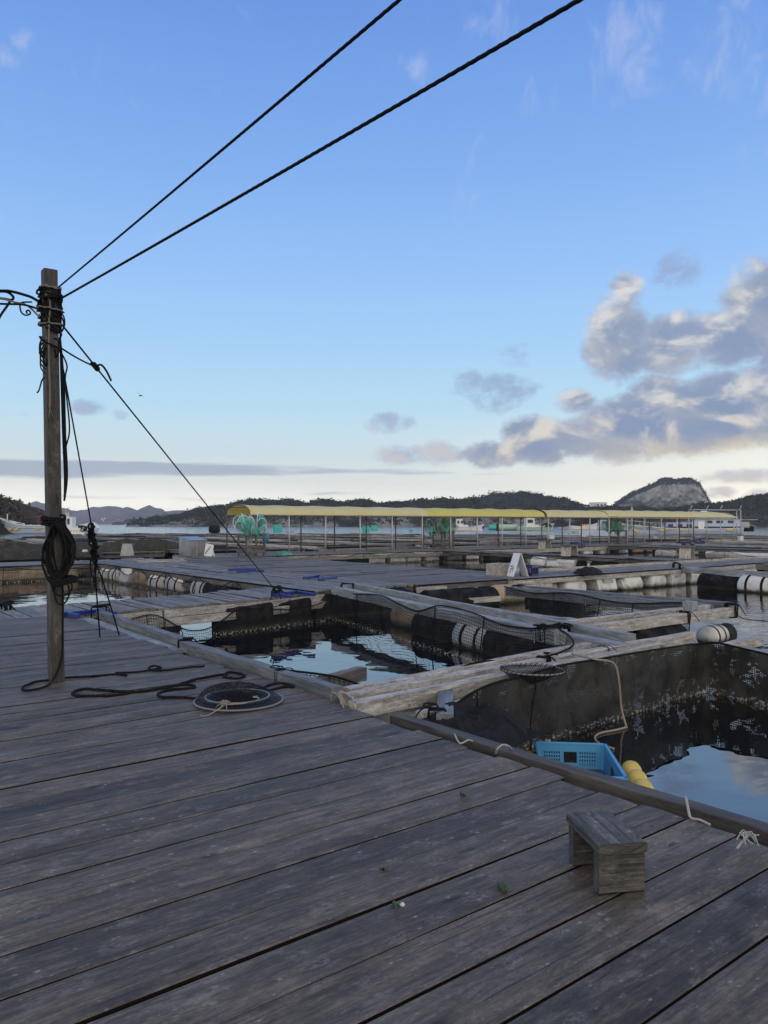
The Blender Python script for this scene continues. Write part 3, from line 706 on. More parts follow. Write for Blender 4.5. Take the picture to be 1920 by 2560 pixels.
# ================================================================ walkways (u/v aligned rectangles, boards lengthwise or across)
def walkway(label, u0, v0, u1, v1, along, mat, z=0.0, bw=0.24, blen=4.0, cup=0.006, beams=('brownbeam',), gap=0.008, name='floating_walkway', cat='walkway', group=None, seg=3, sides='uv', bh=0.12):
    e = empty(name, ((u0 + u1) / 2, (v0 + v1) / 2, z), label, cat, group)
    mb = MB(); L = e.location
    if along == 'u': a0, a1, b0, b1 = u0, u1, v0, v1
    else: a0, a1, b0, b1 = v0, v1, u0, u1
    n = max(1, round((b1 - b0) / bw)); bw = (b1 - b0) / n
    for i in range(n):
        c = b0 + (i + .5) * bw; a = a0 - random.uniform(0, .03); off = random.uniform(.3, 1) * blen
        first = True
        while a < a1 - .05:
            e1 = min(a1 + random.uniform(-.03, .03), a + (off if first else blen)); first = False
            if a1 - e1 < .4: e1 = a1 + random.uniform(-.03, .03)
            p0, p1 = ((a, c, z), (e1 - .006, c, z)) if along == 'u' else ((c, a, z), (c, e1 - .006, z))
            mb.board(p0, p1, bw - gap * random.uniform(.8, 2.2), .036, seg=seg, cup=random.uniform(-.3, 1) * cup * 1.8, jz=.007, tw=.05)
            a = e1
    mb.build('boards', [mat, M['seam_shade']], e, origin=L)
    zb = z - .042 - bh / 2
    for k in beams:
        pass
    def sb(p, q, mt): 
        m2 = MB()
        m2.beam(p, q, .11, bh, seg=4, jit=.004); m2.build('side_beam', M[mt], e, origin=L)
    bm = beams[0]; i_ = .07
    if 'u' in sides:
        sb((u0, v0 + i_, zb), (u1, v0 + i_, zb), bm); sb((u0, v1 - i_, zb), (u1, v1 - i_, zb), bm)
    if 'v' in sides:
        sb((u0 + i_, v0, zb), (u0 + i_, v1, zb), bm); sb((u1 - i_, v0, zb), (u1 - i_, v1, zb), bm)
    for o in e.children:
        pass
    return e
def uat(px, v):
    r = ray(px, 1300); return r.x / r.y * v
def vat(px, u):
    r = ray(px, 1300); return r.y / r.x * u
# cross-planked walkway beyond the deck
NEAR = [(-9, 12.27), (3.35, 12.29), (4.95, 12.41), (6.89, 12.70), (8.72, 13.2)]
FARL = [(-9, 14.0), (2.84, 14.05), (5.58, 14.28), (7.43, 14.72), (8.72, 15.05)]
e = empty('floating_walkway', (3.0, 13.2, 0), 'cross planked grey walkway running left to right just beyond the deck and pole', 'walkway')
mb = MB(); u = -8.9
while u < 8.6:
    a, b2 = interp(NEAR, u), interp(FARL, u)
    mb.board((u, a + random.uniform(-.02, .02), -.005), (u, b2 + random.uniform(-.04, .04), -.005), .238 - random.uniform(.010, .022), .036, seg=3, cup=random.uniform(-.004, .020), jz=.008, tw=.06)
    u += .24
mb.build('boards', [M['walk'], M['seam_shade']], e, origin=e.location)
for (dv, zt, hh, wd, lbl) in ((.0, -.045, .125, .12, None), (-.05, -.175, .14, .12, 'pale lower timber stained brown')):
    for k in range(1, 4):
        m2 = MB(); p, q = NEAR[k], NEAR[k + 1]
        m2.beam((p[0] + .06, p[1] + .03 + dv, zt), (q[0] + .02, q[1] + .03 + dv, zt), wd, hh, seg=4, jit=.004, top=True)
        b_ = m2.build('side_beam', M['palebeam'], e, origin=e.location)
m2 = MB(); m2.beam((-9, 12.32, -.1), (3.3, 12.32, -.1), .11, .12); m2.build('side_beam', M['brownbeam'], e, origin=e.location)
m2 = MB()
for k in range(4): m2.beam((FARL[k][0], FARL[k][1] - .08, -.1), (FARL[k + 1][0], FARL[k + 1][1] - .08, -.1), .11, .12)
m2.build('side_beam', M['brownbeam'], e, origin=e.location)
for px in (640, 760, 850, 950, 1010):
    uu = uat(px, 12.35) if px < 800 else uat(px, 12.9); put_float(e, 'sheeted', uu, interp(NEAR, uu) + .17, 0.11, z=-.37)
for uu in (-2, 0.5, 2.2): put_float(e, 'round', uu, 13.8)
m2 = MB(); m2.beam((3.6, 12.26, -.365), (5.3, 12.43, -.365), .12, .11, seg=5, jit=.008, ch=.02); m2.build('netted_beam', M['netpile'], e, origin=e.location)
m2 = MB(); m2.beam((3.6, 12.30, -.56), (5.3, 12.47, -.56), .14, .28, seg=6, jit=.012, ch=.03); m2.build('lower_frame', M['tan'], e, origin=e.location)
# long walkway heading away, planked lengthwise, with the white floats along its left side
vw = walkway('long grey walkway planked lengthwise leading away from the double beam', 8.74, 13.55, 11.48, 30.0, 'v', M['walk'], bw=.2, beams=('brownbeam',), cup=.012, gap=.014, seg=3)
for px, kind in ((228, 'boxy'), (262, 'strapped'), (288, 'strapped'), (322, 'boxy'), (354, 'tan'), (396, 'strapped'), (440, 'strapped'), (505, 'strapped'), (545, 'drum')):
    put_float(vw, kind, 8.98, vat(px, 8.8), math.pi / 2, s=1.12)
for vv in (15.0, 18, 21, 25): put_float(vw, 'drum', 11.2, vv, math.pi / 2)
for vv in [15.6 + 1.15 * k for k in range(11)]:
    m2 = MB(); m2.beam((8.82, vv, -.17), (8.82, vv + .12, -.17), .10, .14); m2.build('frame_block', M['brownbeam'], vw, origin=vw.location)
m2 = MB(); m2.beam((8.80, 14.8, -.30), (8.80, 29.5, -.30), .1, .11, seg=6, jit=.004); m2.build('lower_frame', M['brownbeam'], vw, origin=vw.location)
# wide platform to its right
pf = walkway('wide dark planked platform between the long walkway and the sign', 11.54, 13.45, 16.25, 29.2, 'u', M['plat'], bw=.24, cup=.004, beams=('brownbeam',), name='floating_platform', cat='platform')
for uu in (11.7, 12.5, 13.35, 14.1, 14.6):
    m2 = MB(); m2.beam((uu, 13.5, -.25), (uu + .11, 13.5, -.25), .11, .18); m2.build('frame_block', M['palebeam'], pf, origin=pf.location)
for zt, p, q in ((-.30, (11.4, 13.40), (14.9, 13.36)), (-.335, (11.3, 13.1), (13.6, 12.85)), (-.06, (11.45, 13.36), (12.3, 13.36))):
    m2 = MB(); m2.beam((*p, zt), (*q, zt), .12, .13, seg=4, jit=.004, top=True); m2.build('side_beam', M['palebeam'], pf, origin=pf.location)
for uu, k in ((12.0, 'drum'), (13.1, 'drum'), (14.1, 'tan')): put_float(pf, k, uu, 13.15)
for vv in (16, 19, 22, 25): put_float(pf, 'drum', 16.05, vv, math.pi / 2)
# far left cross walkway closing the left pen
w6 = walkway('grey walkway at far left closing the pen with tan floats', -14, 27.75, 8.70, 30.1, 'u', M['walk'], bw=.24, cup=.01, beams=('brownbeam',))
for px in (-60, 15, 88, 150): put_float(w6, 'tan', uat(px, 27.8), 27.98, 0, sx=1.25)
m2 = MB(); m2.beam((-14, 27.78, -.28), (8.6, 27.78, -.28), .1, .12, seg=8, jit=.004); m2.build('lower_frame', M['brownbeam'], w6, origin=w6.location)
# walkway with the sign and the row of white floats
w3 = walkway('narrow walkway behind the white sign with big white floats below it', 14.55, 13.3, 44, 14.95, 'u', M['walk'], bw=.235, beams=('palebeam',), cup=.008, bh=.13)
for px, kind, s in ((1434, 'round', 1.05), (1507, 'boxy', .98), (1574, 'rough', 1.15), (1640, 'round', 1.02), (1686, 'boxy', .95)):
    put_float(w3, kind, uat(px, 13.45), 13.6, 0, s=s)
for uu, k in ((16.0, 'tan'), (23.5, 'boxy'), (25.2, 'tan'), (27, 'boxy'), (29.5, 'round'), (32, 'boxy'), (35, 'round'), (38, 'round'), (41, 'boxy')): put_float(w3, k, uu, 13.65)
for uu in (18, 20.5, 22, 24, 27, 30, 33, 36): put_float(w3, random.choice(['round', 'boxy', 'drum']), uu, 14.6)
for a, b2 in ((14.7, 16.1), (18.35, 18.8), (21.9, 22.4)):
    m2 = MB(); m2.beam((a, 13.36, -.235), (b2, 13.36, -.235), .12, .11); m2.build('lower_frame', M['palebeam'], w3, origin=w3.location)
m2 = MB(); m2.beam((15.8, 14.93, .03), (43, 14.93, .03), .1, .1, seg=6, jit=.004); m2.build('kerb_beam', M['palebeam'], w3, origin=w3.location)
# walkways beyond, out to the canopy
wa = walkway('dark walkway crossing behind the white sign towards the yellow canopy', 26.6, 15.0, 28.4, 29.1, 'v', M['plat'], beams=('brownbeam',), bw=.24, seg=2)
for k_, px in enumerate((1352, 1392, 1424)): put_float(wa, ['round', 'round', 'boxy'][k_], 26.75, vat(px, 26.7), math.pi / 2, s=1.1)
for vv in (16, 17.6, 19.4, 21): put_float(wa, random.choice(['drum', 'boxy']), 26.85, vv, math.pi / 2)
wb = walkway('straight grey walkway on white floats at the right below the canopy end', 40.4, 6, 42.6, 29.0, 'v', M['plat'], beams=('brownbeam',), bw=.24, seg=2)
for px, kind in ((1665, 'round'), (1798, 'boxy'), (1850, 'round'), (1905, 'boxy'), (1950, 'round')): put_float(wb, kind, 40.6, vat(px, 40.5), math.pi / 2, s=1.15, sx=1.6)
wc = walkway('grey walkway carrying the posts of the yellow canopy', 13.6, 29.25, 62, 32.7, 'u', M['walk'], bw=.245, beams=('palebeam',), cup=.006, seg=2)
for px, kind in ((905, 'drum'), (940, 'boxy'), (992, 'boxy'), (1035, 'round'), (1081, 'round'), (1135, 'boxy'), (1178, 'boxy'), (1240, 'drum'), (1290, 'drum'), (1330, 'boxy'), (1420, 'boxy'), (1470, 'round'), (1510, 'boxy'), (1555, 'boxy'), (1595, 'tan'), (1630, 'round')):
    put_float(wc, kind, uat(px, 29.4), 29.6, 0, s=1.0, sx=1.12 if kind != 'drum' else 1)
for k in range(22): put_float(wc, random.choice(['round', 'boxy', 'rough']), 15 + 2.1 * k, 32.4)
m2 = MB(); m2.beam((16.5, 29.3, -.22), (61, 29.3, -.22), .11, .1, seg=10, jit=.006); m2.build('lower_frame', M['palebeam'], wc, origin=wc.location)
# ================================================================ rafts beyond
def raft_parts(e, W_, D_, near):
    mb = MB(); i = .0
    def b(p, q, z=0): mb.beam((p[0], p[1], z + random.uniform(-.03, .03)), (q[0], q[1], z + random.uniform(-.03, .03)), .105, .12, ch=.01, top=True)
    for s in (-1, 1):
        for o in (0, .42):
            b((-W_ / 2, s * (D_ / 2 - o)), (W_ / 2, s * (D_ / 2 - o)), .02)
            b((s * (W_ / 2 - o), -D_ / 2), (s * (W_ / 2 - o), D_ / 2), .14)
    mb.build('frame', M[('farwood', 'brownbeam', 'farwood', 'greybeam')[int(W_ * 10) % 4]], e)
    mb = MB()
    for k in range(1): mb.board((-W_ / 2, -D_ / 2 + .08 + .25 * k, .17), (W_ / 2, -D_ / 2 + .08 + .25 * k, .17), .23, .035, seg=2)
    if random.random() < .6:
        s = random.choice((-1, 1))
        for k in range(2): mb.board((s * (W_ / 2 - .2) + .24 * (k - 1), -D_ / 2, .19), (s * (W_ / 2 - .2) + .24 * (k - 1), D_ / 2, .19), .23, .035, seg=2)
    mb.build('boards', M['walk'], e)
    m2 = MB()      # dark net hung inside the frame
    g = [[], []]
    for x, y in ((-1, -1), (1, -1), (1, 1), (-1, 1), (-1, -1)):
        for r, z in ((0, random.uniform(-.02, .12)), (1, WATER - .3)): g[r].append((x * (W_ / 2 - .5), y * (D_ / 2 - .5), z))
    m2.sheet(g); m2.build('net', M['fouled'], e)
    if near:       # netting draped over the rails
        m2 = MB(); x0 = random.uniform(-W_ / 2, 0); l = random.uniform(1.8, 3.6); s = random.choice((-1, 1))
        m2.sheet([[(x0 + l * i / 12, s * (D_ / 2 - .5) + q * .45, (.20 - .45 * abs(q) ** 2.2 if q * s > -2 else 0) + .04 * nz(i * .9, q * 3, s)) for i in range(13)] for q in (-1, -.6, -.2, .2, .6, 1)])
        m2.build('draped_net', M['netpile'], e)
def raft_floats(e, W_, D_):
    for s in (-1, 1):
        x = -W_ / 2 + .9
        while x < W_ / 2 - .6:
            put_float(e, random.choice(['round', 'boxy', 'boxy', 'rough', 'tan', 'drum', 'drum']), e.location.x + x, e.location.y + s * (D_ / 2 - .22), 0); x += random.uniform(1.3, 2.2)
    y = -D_ / 2 + 1.5
    while y < D_ / 2 - 1:
        put_float(e, random.choice(['round', 'boxy', 'drum', 'drum']), e.location.x - W_ / 2 + .22, e.location.y + y, math.pi / 2); y += random.uniform(1.6, 2.6)
RL = 'weathered timber fish raft floating beyond the yellow canopy'
protos = []
rafts = []
cells = []
for iu in range(-3, 16):
    for iv in range(0, 10):
        u = 3.0 + iu * 7.4 + (iv % 2) * .8; v = 37.6 + iv * 8.2
        x, y, f = proj((u, v, 0))
        if f < 20 or x < -160 or x > 2080 or f > (72 if x < 170 else 96 if x < 700 else 100 if x < 1050 else 88 if x < 1380 else 78): continue
        cells.append((u, v))
for iu in range(0, 6):
    for iv in range(0, 3):
        u = 47.5 + iu * 7.6; v = 24.5 - iv * 8.0
        x, y, f = proj((u, v, 0))
        if f > 80 or x > 2080: continue
        cells.append((u, v))
for k in range(5):
    e = empty('fish_raft', (0, 0, 0), RL, 'fish raft', 'fish rafts beyond the yellow canopy')
    raft_parts(e, (6.9, 6.6, 7.1, 6.7, 6.8)[k], (7.6, 7.3, 7.8, 7.5, 7.7)[k], True); protos.append(e)
for i, (u, v) in enumerate(cells):
    k = (i * 7 + i // 5) % 5 if i >= 5 else i
    e = protos[k] if i < 5 else copy_tree(protos[k])
    e.location = (u + random.uniform(-.25, .25), v + random.uniform(-.25, .25), random.uniform(-.04, .04)); e.rotation_euler = (0, 0, random.uniform(-.05, .05))
    rafts.append((e, (6.9, 6.6, 7.1, 6.7, 6.8)[k], (7.6, 7.3, 7.8, 7.5, 7.7)[k]))
for e, a, b2 in rafts:
    if v and proj(e.location)[2] < 80: raft_floats(e, a, b2)
# ================================================================ helpers for things
def PV(px, py, v):
    r = ray(px, py); return Vector((0, 0, EYE)) + r * (v / r.y)
def PL(px, py, a, b):
    """sight line meets the upright plane through plan points a, b"""
    r = ray(px, py); n = Vector((b[1] - a[1], a[0] - b[0], 0)); t = n.dot(Vector((a[0], a[1], 0))) / n.dot(r)
    return Vector((0, 0, EYE)) + r * t
def one(mb, name, mats, label, cat, group=None, smooth=False, origin=None, rz=0.0):
    if origin is None:
        xs = [p[0] for p in mb.v]; ys = [p[1] for p in mb.v]; zs = [p[2] for p in mb.v]
        origin = ((min(xs) + max(xs)) / 2, (min(ys) + max(ys)) / 2, min(zs))
    return tag(mb.build(name, mats, smooth=smooth, origin=origin, rz=rz), label, cat, group)
def timber(p0, p1, wd, ht, mat, label, name='timber_beam', cat='timber', seg=9, jit=.007):
    mb = MB(); mb.beam(p0, p1, wd, ht, seg=seg, jit=jit, top=True, ch=.005)
    return one(mb, name, M[mat], label, cat)
# ================================================================ timbers round the pens
timber((3.80, 11.95, .085), (3.67, 8.42, .075), .11, .12, 'kerb', 'far grey kerb timber at the deck edge, ending under the two thin guy strands')
timber((3.60, 8.32, .07), (3.555, 5.17, .085), .115, .14, 'kerb', 'grey kerb timber at the deck edge beside the dark net pen, near the round net')
mb = MB(); mb.board((3.56, 11.9, -.012), (3.47, 8.1, -.012), .2, .035); one(mb, 'plank', M['greybeam'], 'flat pale grey plank lying between the deck ends and the kerb timber', 'plank')
timber((3.56, 4.42, .006), (3.61, -0.8, .016), .105, .14, 'darkkerb', 'dark brown kerb timber along the deck edge by the blue crate and the stool', seg=8)
DBa, DBb = (9.05, 13.2), (7.30, 5.05)
timber((*DBa, .10), (*DBb, .08), .20, .16, 'greybeam', 'broad bluish grey timber, nearer one of the long pair across the pens')
timber((9.48, 13.3, .16), (7.72, 5.2, .14), .11, .14, 'greybeam', 'narrow bluish grey timber, farther one of the long pair across the pens')
timber((3.72, 5.28, .03), (7.35, 5.50, .05), .10, .13, 'palebeam', 'pale timber nearest the dark net pen, split by a saw cut')
timber((3.52, 5.02, .06), (8.80, 5.10, .08), .11, .125, 'palebeam', 'longest pale timber, its squared end showing in front of the open water')
timber((3.45, 4.80, .05), (7.9, 4.93, .05), .115, .13, 'palebeam', 'pale knotty timber in the middle of the bundle, under the small landing net')
timber((3.9, 4.52, -.04), (6.2, 4.66, -.04), .12, .13, 'palebeam', 'short low pale timber next to the dark net heap')
timber((6.25, 4.70, -.05), (10.2, 4.95, -.08), .12, .12, 'palebeam', 'pale timber under the top of the dark net wall, running out to open water')
pA = PX(1111, 1786, .02); pB = PX(1114, 1742, .02); dd = (pA - pB).normalized()
timber(pA, pB - dd * .5, .125, .17, 'kerb', 'stub of worn grey timber with its end grain towards the deck')
timber((3.62, 5.72, .04), (4.42, 5.98, .03), .10, .13, 'brownbeam', 'short dark timber poking over the near left corner of the net pen')
timber((12.85, 11.9, -.01), (12.30, 6.75, .05), .12, .2, 'kerb', 'dark grey timber, nearer of the pair closing the right hand pen')
timber((13.08, 11.8, .02), (12.5, 6.5, .09), .11, .14, 'kerb', 'dark grey timber, farther of the pair closing the right hand pen')
timber((8.7, 6.92, .05), (12.2, 6.78, .05), .11, .13, 'palebeam', 'pale timber with nail holes on the far side of the right hand pen gate')
timber((8.55, 6.55, .02), (12.5, 6.42, .03), .12, .15, 'palebeam', 'pale timber tied with black rope ending at the small floating corner')
timber((8.9, 8.3, .04), (9.0, 7.0, .04), .11, .12, 'greybeam', 'short grey timber tucked against the long pair of timbers')
timber((8.60, 4.6, -.0), (8.42, -1.5, -.0), .16, .13, 'greybeam', 'grey timber under the net along the right side of the near pen', name='timber_beam')
timber((22.45, 13.25, .05), (21.2, 7.6, .05), .14, .2, 'greybeam', 'dark timber leaving the white float walkway towards the right edge')
timber((26.5, 12.9, .02), (25.9, 5.6, .02), .14, .2, 'brownbeam', 'far dark timber beyond the first one at the right edge')
mb = MB(); p = PX(1402, 1592, .05); mb.box(p, .13, .14, .17, .5); one(mb, 'wood_block', M['greybeam'], 'square grey wood block standing at the end of the long timbers', 'block')
mb = MB(); p = PX(1725, 1515, .08); mb.box(p, .2, .16, .16, .1); one(mb, 'wood_block', M['greybeam'], 'grey wood block inside a rope loop at the far right pen corner', 'block')
# floats under those timbers
fg = 'foam floats under the pen timbers'
def lone_float(kind, x, y, rz, label, z=None, s=1.0, sx=None):
    o = bpy.data.objects.new('float', FL[kind]); COL.objects.link(o)
    o.location = (x, y, WATER + .05 if z is None else z); o.rotation_euler = (random.uniform(-.2, .2), 0, rz); o.scale = (sx or s, s, s)
    return tag(o, label, 'float', fg)
lone_float('wrapped', 8.62, 8.35, -1.75, 'white foam float wrapped in black sheet, seen through the net pen', z=-.42, s=1.0, sx=1.15)
lone_float('drum', 8.05, 6.3, 1.36, 'black drum next to the strapped white float under the timbers', z=-.36)
lone_float('round', 4.35, 5.12, .05, 'white foam float showing between the pale timbers near the deck', z=-.29, s=1.0)
lone_float('boxy', 5.55, 5.05, .05, 'blocky foam float behind the fine net under the pale timbers', z=-.36)
lone_float('round', 6.75, 5.05, .05, 'foam float under the small landing net on the pale timbers', z=-.28, s=1.02)
lone_float('wrapped', 12.15, 6.60, .0, 'white float wrapped in black cord at the corner by open water', z=-.44, s=.58)
lone_float('drum', 10.3, 6.55, .0, 'black drum under the timber of the right hand pen', z=-.40)
lone_float('tan', 9.5, 11.2, 1.4, 'weedy tan float below the far end of the long timbers', z=-.40)
lone_float('drum', 8.9, 9.8, 1.36, 'black drum below the middle of the long timbers', z=-.40)
lone_float('drum', 13.0, 10.6, 1.57, 'black drum below the timbers of the right hand pen', z=-.42)
lone_float('drum', 22.2, 11.9, 1.5, 'black drum under the timber at the right edge', z=-.42, s=1.1)
lone_float('strapped', 21.9, 10.6, 1.5, 'white float wrapped in dark sheet under the timber at the right edge', z=-.40, s=1.1)
lone_float('drum', 3.75, 10.9, 1.57, 'black drum under the far grey kerb timber', z=-.45)
lone_float('drum', 3.75, 8.2, 1.57, 'black drum under the kerb timber joint', z=-.45)
lone_float('drum', 3.75, 3.2, 1.57, 'black drum under the brown kerb timber', z=-.47)
# ================================================================ pen nets
def pen_net(label, tops, mat, drop=None, rows=5, rope=True, r=.011, inset=.12, sub=5, closed=False, centre=None, cords=(), smooth_top=True):
    top = spline(tops, sub) if smooth_top else [Vector(t) for t in tops]
    org = sum(top, Vector()) / len(top); org.z = WATER
    e = empty('pen_net', org, label, 'net')
    grid = []
    c = Vector(centre) if centre else org
    for k in range(rows + 1):
        f = k / rows; row = []
        for j, p in enumerate(top):
            zb = WATER - .35
            d = (Vector((c.x, c.y, 0)) - Vector((p.x, p.y, 0))).normalized()
            q = Vector((p.x, p.y, 0)) + d * (inset * f + .06 * nz(p.x * 3.1, p.y * 3.1, k * .5) * (.3 + f))
            row.append(Vector((q.x, q.y, p.z + (zb - p.z) * f)))
        grid.append(row)
    mb = MB(); mb.sheet(grid); mb.build('netting', mat, e, smooth=True, origin=org)
    if rope:
        mb = MB(); mb.tube(top, r, 6); mb.build('head_rope', M['rope'], e, smooth=True, origin=org)
    for i in cords:
        mb = MB(); j = int(i * (len(top) - 1)); mb.tube([grid[k][j] + Vector((0, 0, .01)) for k in range(rows + 1)], r * .8, 5)
        mb.build('cord', M['rope'], e, smooth=True, origin=org)
    return e
fa, fb = (3.45, 12.02), (9.3, 12.98)
tops = [PL(x, y, fa, fb) for x, y in ((312, 1553), (345, 1543), (372, 1537), (402, 1542), (440, 1563), (475, 1576), (520, 1571), (560, 1548), (588, 1527), (625, 1521), (720, 1523), (790, 1512), (842, 1488))]
da, db = (8.93, 13.2), (7.17, 5.05)
tops += [PL(x, y, da, db) for x, y in ((905, 1485), (955, 1489), (1000, 1511), (1045, 1527), (1100, 1514), (1180, 1531), (1250, 1560), (1330, 1571), (1385, 1566))]
tops += [Vector((6.9, 5.40, .07)), Vector((6.2, 5.40, -.02)), Vector((5.4, 5.36, .055)), Vector((4.8, 5.36, -.02)), Vector((4.3, 5.5, -.1)), Vector((3.9, 5.7, .04))]
tops += [Vector((3.68, 6.2, .05)), Vector((3.69, 7.5, -.06)), Vector((3.76, 9.0, .04)), Vector((3.80, 10.5, -.03)), Vector((3.88, 11.8, .08))]
pen_net('coarse black netting hung round the middle pen with a drooping head rope', tops, M['net'], centre=(6, 9, 0), cords=(.06, .14, .20, .31, .40, .50, .53, .58))
na, nb_ = (4.0, 4.36), (8.45, 4.72)
tops = [PL(x, y, na, nb_) for x, y in ((1128, 1770), (1165, 1742), (1200, 1722), (1245, 1705), (1300, 1692), (1400, 1664), (1500, 1647), (1600, 1630), (1690, 1616), (1750, 1609))]
tops += [Vector((8.42, 4.55, .05)), Vector((8.36, 4.2, .03)), Vector((8.28, 3.6, .0)), Vector((8.22, 2.6, .03)), Vector((8.16, 1.4, .0)), Vector((8.1, -.8, .02))]
pen_net('fouled fine black net wall round the near pen beside the blue crate', tops, M['fouled'], centre=(6, 1.5, 0), rows=7, inset=-.05, cords=(.12, .3))
tops = [Vector((12.75, 11.9, .0)), Vector((12.66, 11, -.08)), Vector((12.56, 9.9, .0)), Vector((12.42, 8.6, -.08)), Vector((12.28, 7.3, .04)), Vector((12.1, 6.98, .05)), Vector((11.4, 6.98, -.02)), Vector((10.2, 7.0, .03)), Vector((9.2, 7.05, .02))]
pen_net('slack black netting along the timbers of the right hand pen', tops, M['net'], centre=(11, 9.5, 0), cords=(.2, .33, .42, .6))
def scallop(label, a, b, n, z0, z1, mat, centre, cords=True):
    a = Vector(a); b = Vector(b); t = []
    for i in range(n + 1):
        p = a.lerp(b, i / n); t.append(Vector((p.x, p.y, z0)))
        if i < n:
            q = a.lerp(b, (i + .3) / n); t.append(Vector((q.x, q.y, z1 + .05))); q = a.lerp(b, (i + .62) / n); t.append(Vector((q.x, q.y, z1 + .02)))
    return pen_net(label, t, mat, centre=centre, rows=4, sub=3, cords=[i / n for i in range(n + 1)] if cords else ())
scallop('black netting hung in scallops in front of the white floats of the left pen', (8.62, 27.5), (8.62, 14.9), 6, .0, -.24, M['net'], (5, 21, 0))
scallop('black netting along the tan floats at far left', (-9, 27.6), (8.6, 27.6), 6, -.04, -.2, M['net'], (3, 20, 0))
scallop('dark netting drooping in peaks below the canopy walkway', (16.6, 29.1), (26.5, 29.1), 4, .0, -.16, M['net'], (21, 22, 0))
scallop('dark netting drooping in peaks along the crossing walkway behind the sign', (26.5, 29.0), (26.5, 15.2), 5, .02, -.18, M['net'], (21, 22, 0))
scallop('dark netting along the far walkway at the right below the canopy', (40.2, 28.9), (40.2, 10), 5, -.1, -.35, M['net'], (34, 20, 0))
# ================================================================ mooring post, its ropes and lashing
pb = Vector((1.925, 7.235, 0)); ptop_z = 3.70
lean = Vector((-.075, .03, 0))
def PO(z, du=0.0, dv=0.0): return pb + lean * (z / 3.7) + Vector((du, dv, z))
mb = MB(); mb.beam(PO(0.001), PO(ptop_z), .116, .116, up=(0, -1, 0), ch=.006, seg=10, jit=.0015)
post = one(mb, 'mooring_post', M['post'], 'tall square weathered wooden post standing on the deck at left', 'post')
h_ = .062
def wrap(mb, z0, z1, turns, r, out=.0, ph=0.0, n=24):
    """cord wound round the square post"""
    pts = []
    for k in range(int(n * turns) + 1):
        a = ph + 2 * math.pi * k / n; t = k / (n * turns)
        ca, sa = math.cos(a), math.sin(a); m_ = max(abs(ca), abs(sa)); q = (1 / m_) ** .75
        rr = h_ + r + out + random.uniform(0, .010)
        pts.append(PO(z0 + (z1 - z0) * t + random.uniform(-.008, .008), ca * rr * q, sa * rr * q))
    mb.tube(pts, r, 6)
e = empty('rope_lashing', PO(3.2), 'tangled black rope lashing wound round the top of the wooden post', 'rope')
mb = MB()
for k in range(10):
    za = random.uniform(3.22, 3.50); wrap(mb, za, min(3.55, max(3.15, za + random.uniform(-.26, .26))), random.uniform(.6, 1.4), random.choice([.008, .010, .007, .012]), random.uniform(0, .02), random.uniform(0, 6))
for k in range(16):   # stray crossing turns
    a = random.uniform(0, 6.3); pts = []
    for q in range(5):
        a += random.uniform(.3, 1.0); c, s = math.cos(a), math.sin(a); m_ = .072 / max(abs(c), abs(s)) * random.uniform(1, 1.22)
        pts.append(PO(random.uniform(3.2, 3.52), c * m_, s * m_))
    mb.tube(spline(pts, 5), random.uniform(.005, .009), 5)
for k in range(3): wrap(mb, 3.16 + .03 * k, 3.02 - .05 * k, .9, .009, .004, random.uniform(0, 6))
for k in range(9):   # loose bights
    a = random.uniform(0, 6.3); z = random.uniform(2.98, 3.45); c, s = math.cos(a), math.sin(a)
    mb.tube(spline([PO(z, c * .06, s * .06), PO(z - .03, c * .12, s * .12), PO(z - .12, c * .13, s * .12), PO(z - .17, c * .085, s * .08), PO(z - .1, c * .07, s * .07)], 5), random.uniform(.005, .009), 5)
mb.build('wraps', M['rope'], e, smooth=True, origin=e.location)
mb = MB()
wrap(mb, 3.52, 3.54, 2.2, .010, .004); wrap(mb, 3.20, 3.21, 1.1, .009, .012, 3.0); wrap(mb, 3.36, 3.3, 1.0, .007, .03, 2.0)
mb.tube(spline([PO(3.46, -.055, -.075), PO(3.38, -.02, -.085), PO(3.2, -.03, -.08), PO(2.9, -.035, -.072), PO(2.6, -.03, -.072), PO(2.44, -.035, -.072)], 6), .009, 6)
for k in range(6): mb.tube([PO(2.45, -.035, -.072), PO(2.36 - random.uniform(0, .05), -.035 + random.uniform(-.03, .035), -.078)], .003, 4)
mb.build('grey_cord', M['greyrope'], e, smooth=True, origin=e.location)
mb = MB()
for k in range(3):
    z = 3.05 - .04 * k; mb.tube(spline([PO(z, -.06, -.06), PO(z - .06, -.10, -.07), PO(z - .17, -.10, -.06), PO(z - .22, -.06, -.06)], 5), .006, 5)
mb.tube(spline([PO(2.72, -.07, -.06), PO(2.68, -.10, -.08), PO(2.60, -.12, -.07), PO(2.57, -.14, -.08)], 5), .007, 5)
mb.build('rope_end', M['rope'], e, smooth=True, origin=e.location)
def hrope(label, a, b, r, drop, ext=2.5, n=420, mat='rope', lobes=3):
    a = Vector(a); b = Vector(b); b = b + (b - a).normalized() * ext
    mb = MB(); mb.tube(sag(a, b, drop, n), r, 12 if lobes else 8, lobes=lobes, pitch=.028)
    return one(mb, 'overhead_rope', M[mat], label, 'rope', smooth=True)
hrope('upper and thinner of two taut black ropes rising overhead from the post', PO(3.545, .06, -.05), PD(995, -2, 2.75), .0068, .008)
hrope('lower and thicker of two taut black ropes rising overhead from the post', PO(3.44, .07, -.05), PD(1443, -4, 2.85), .0090, .012)
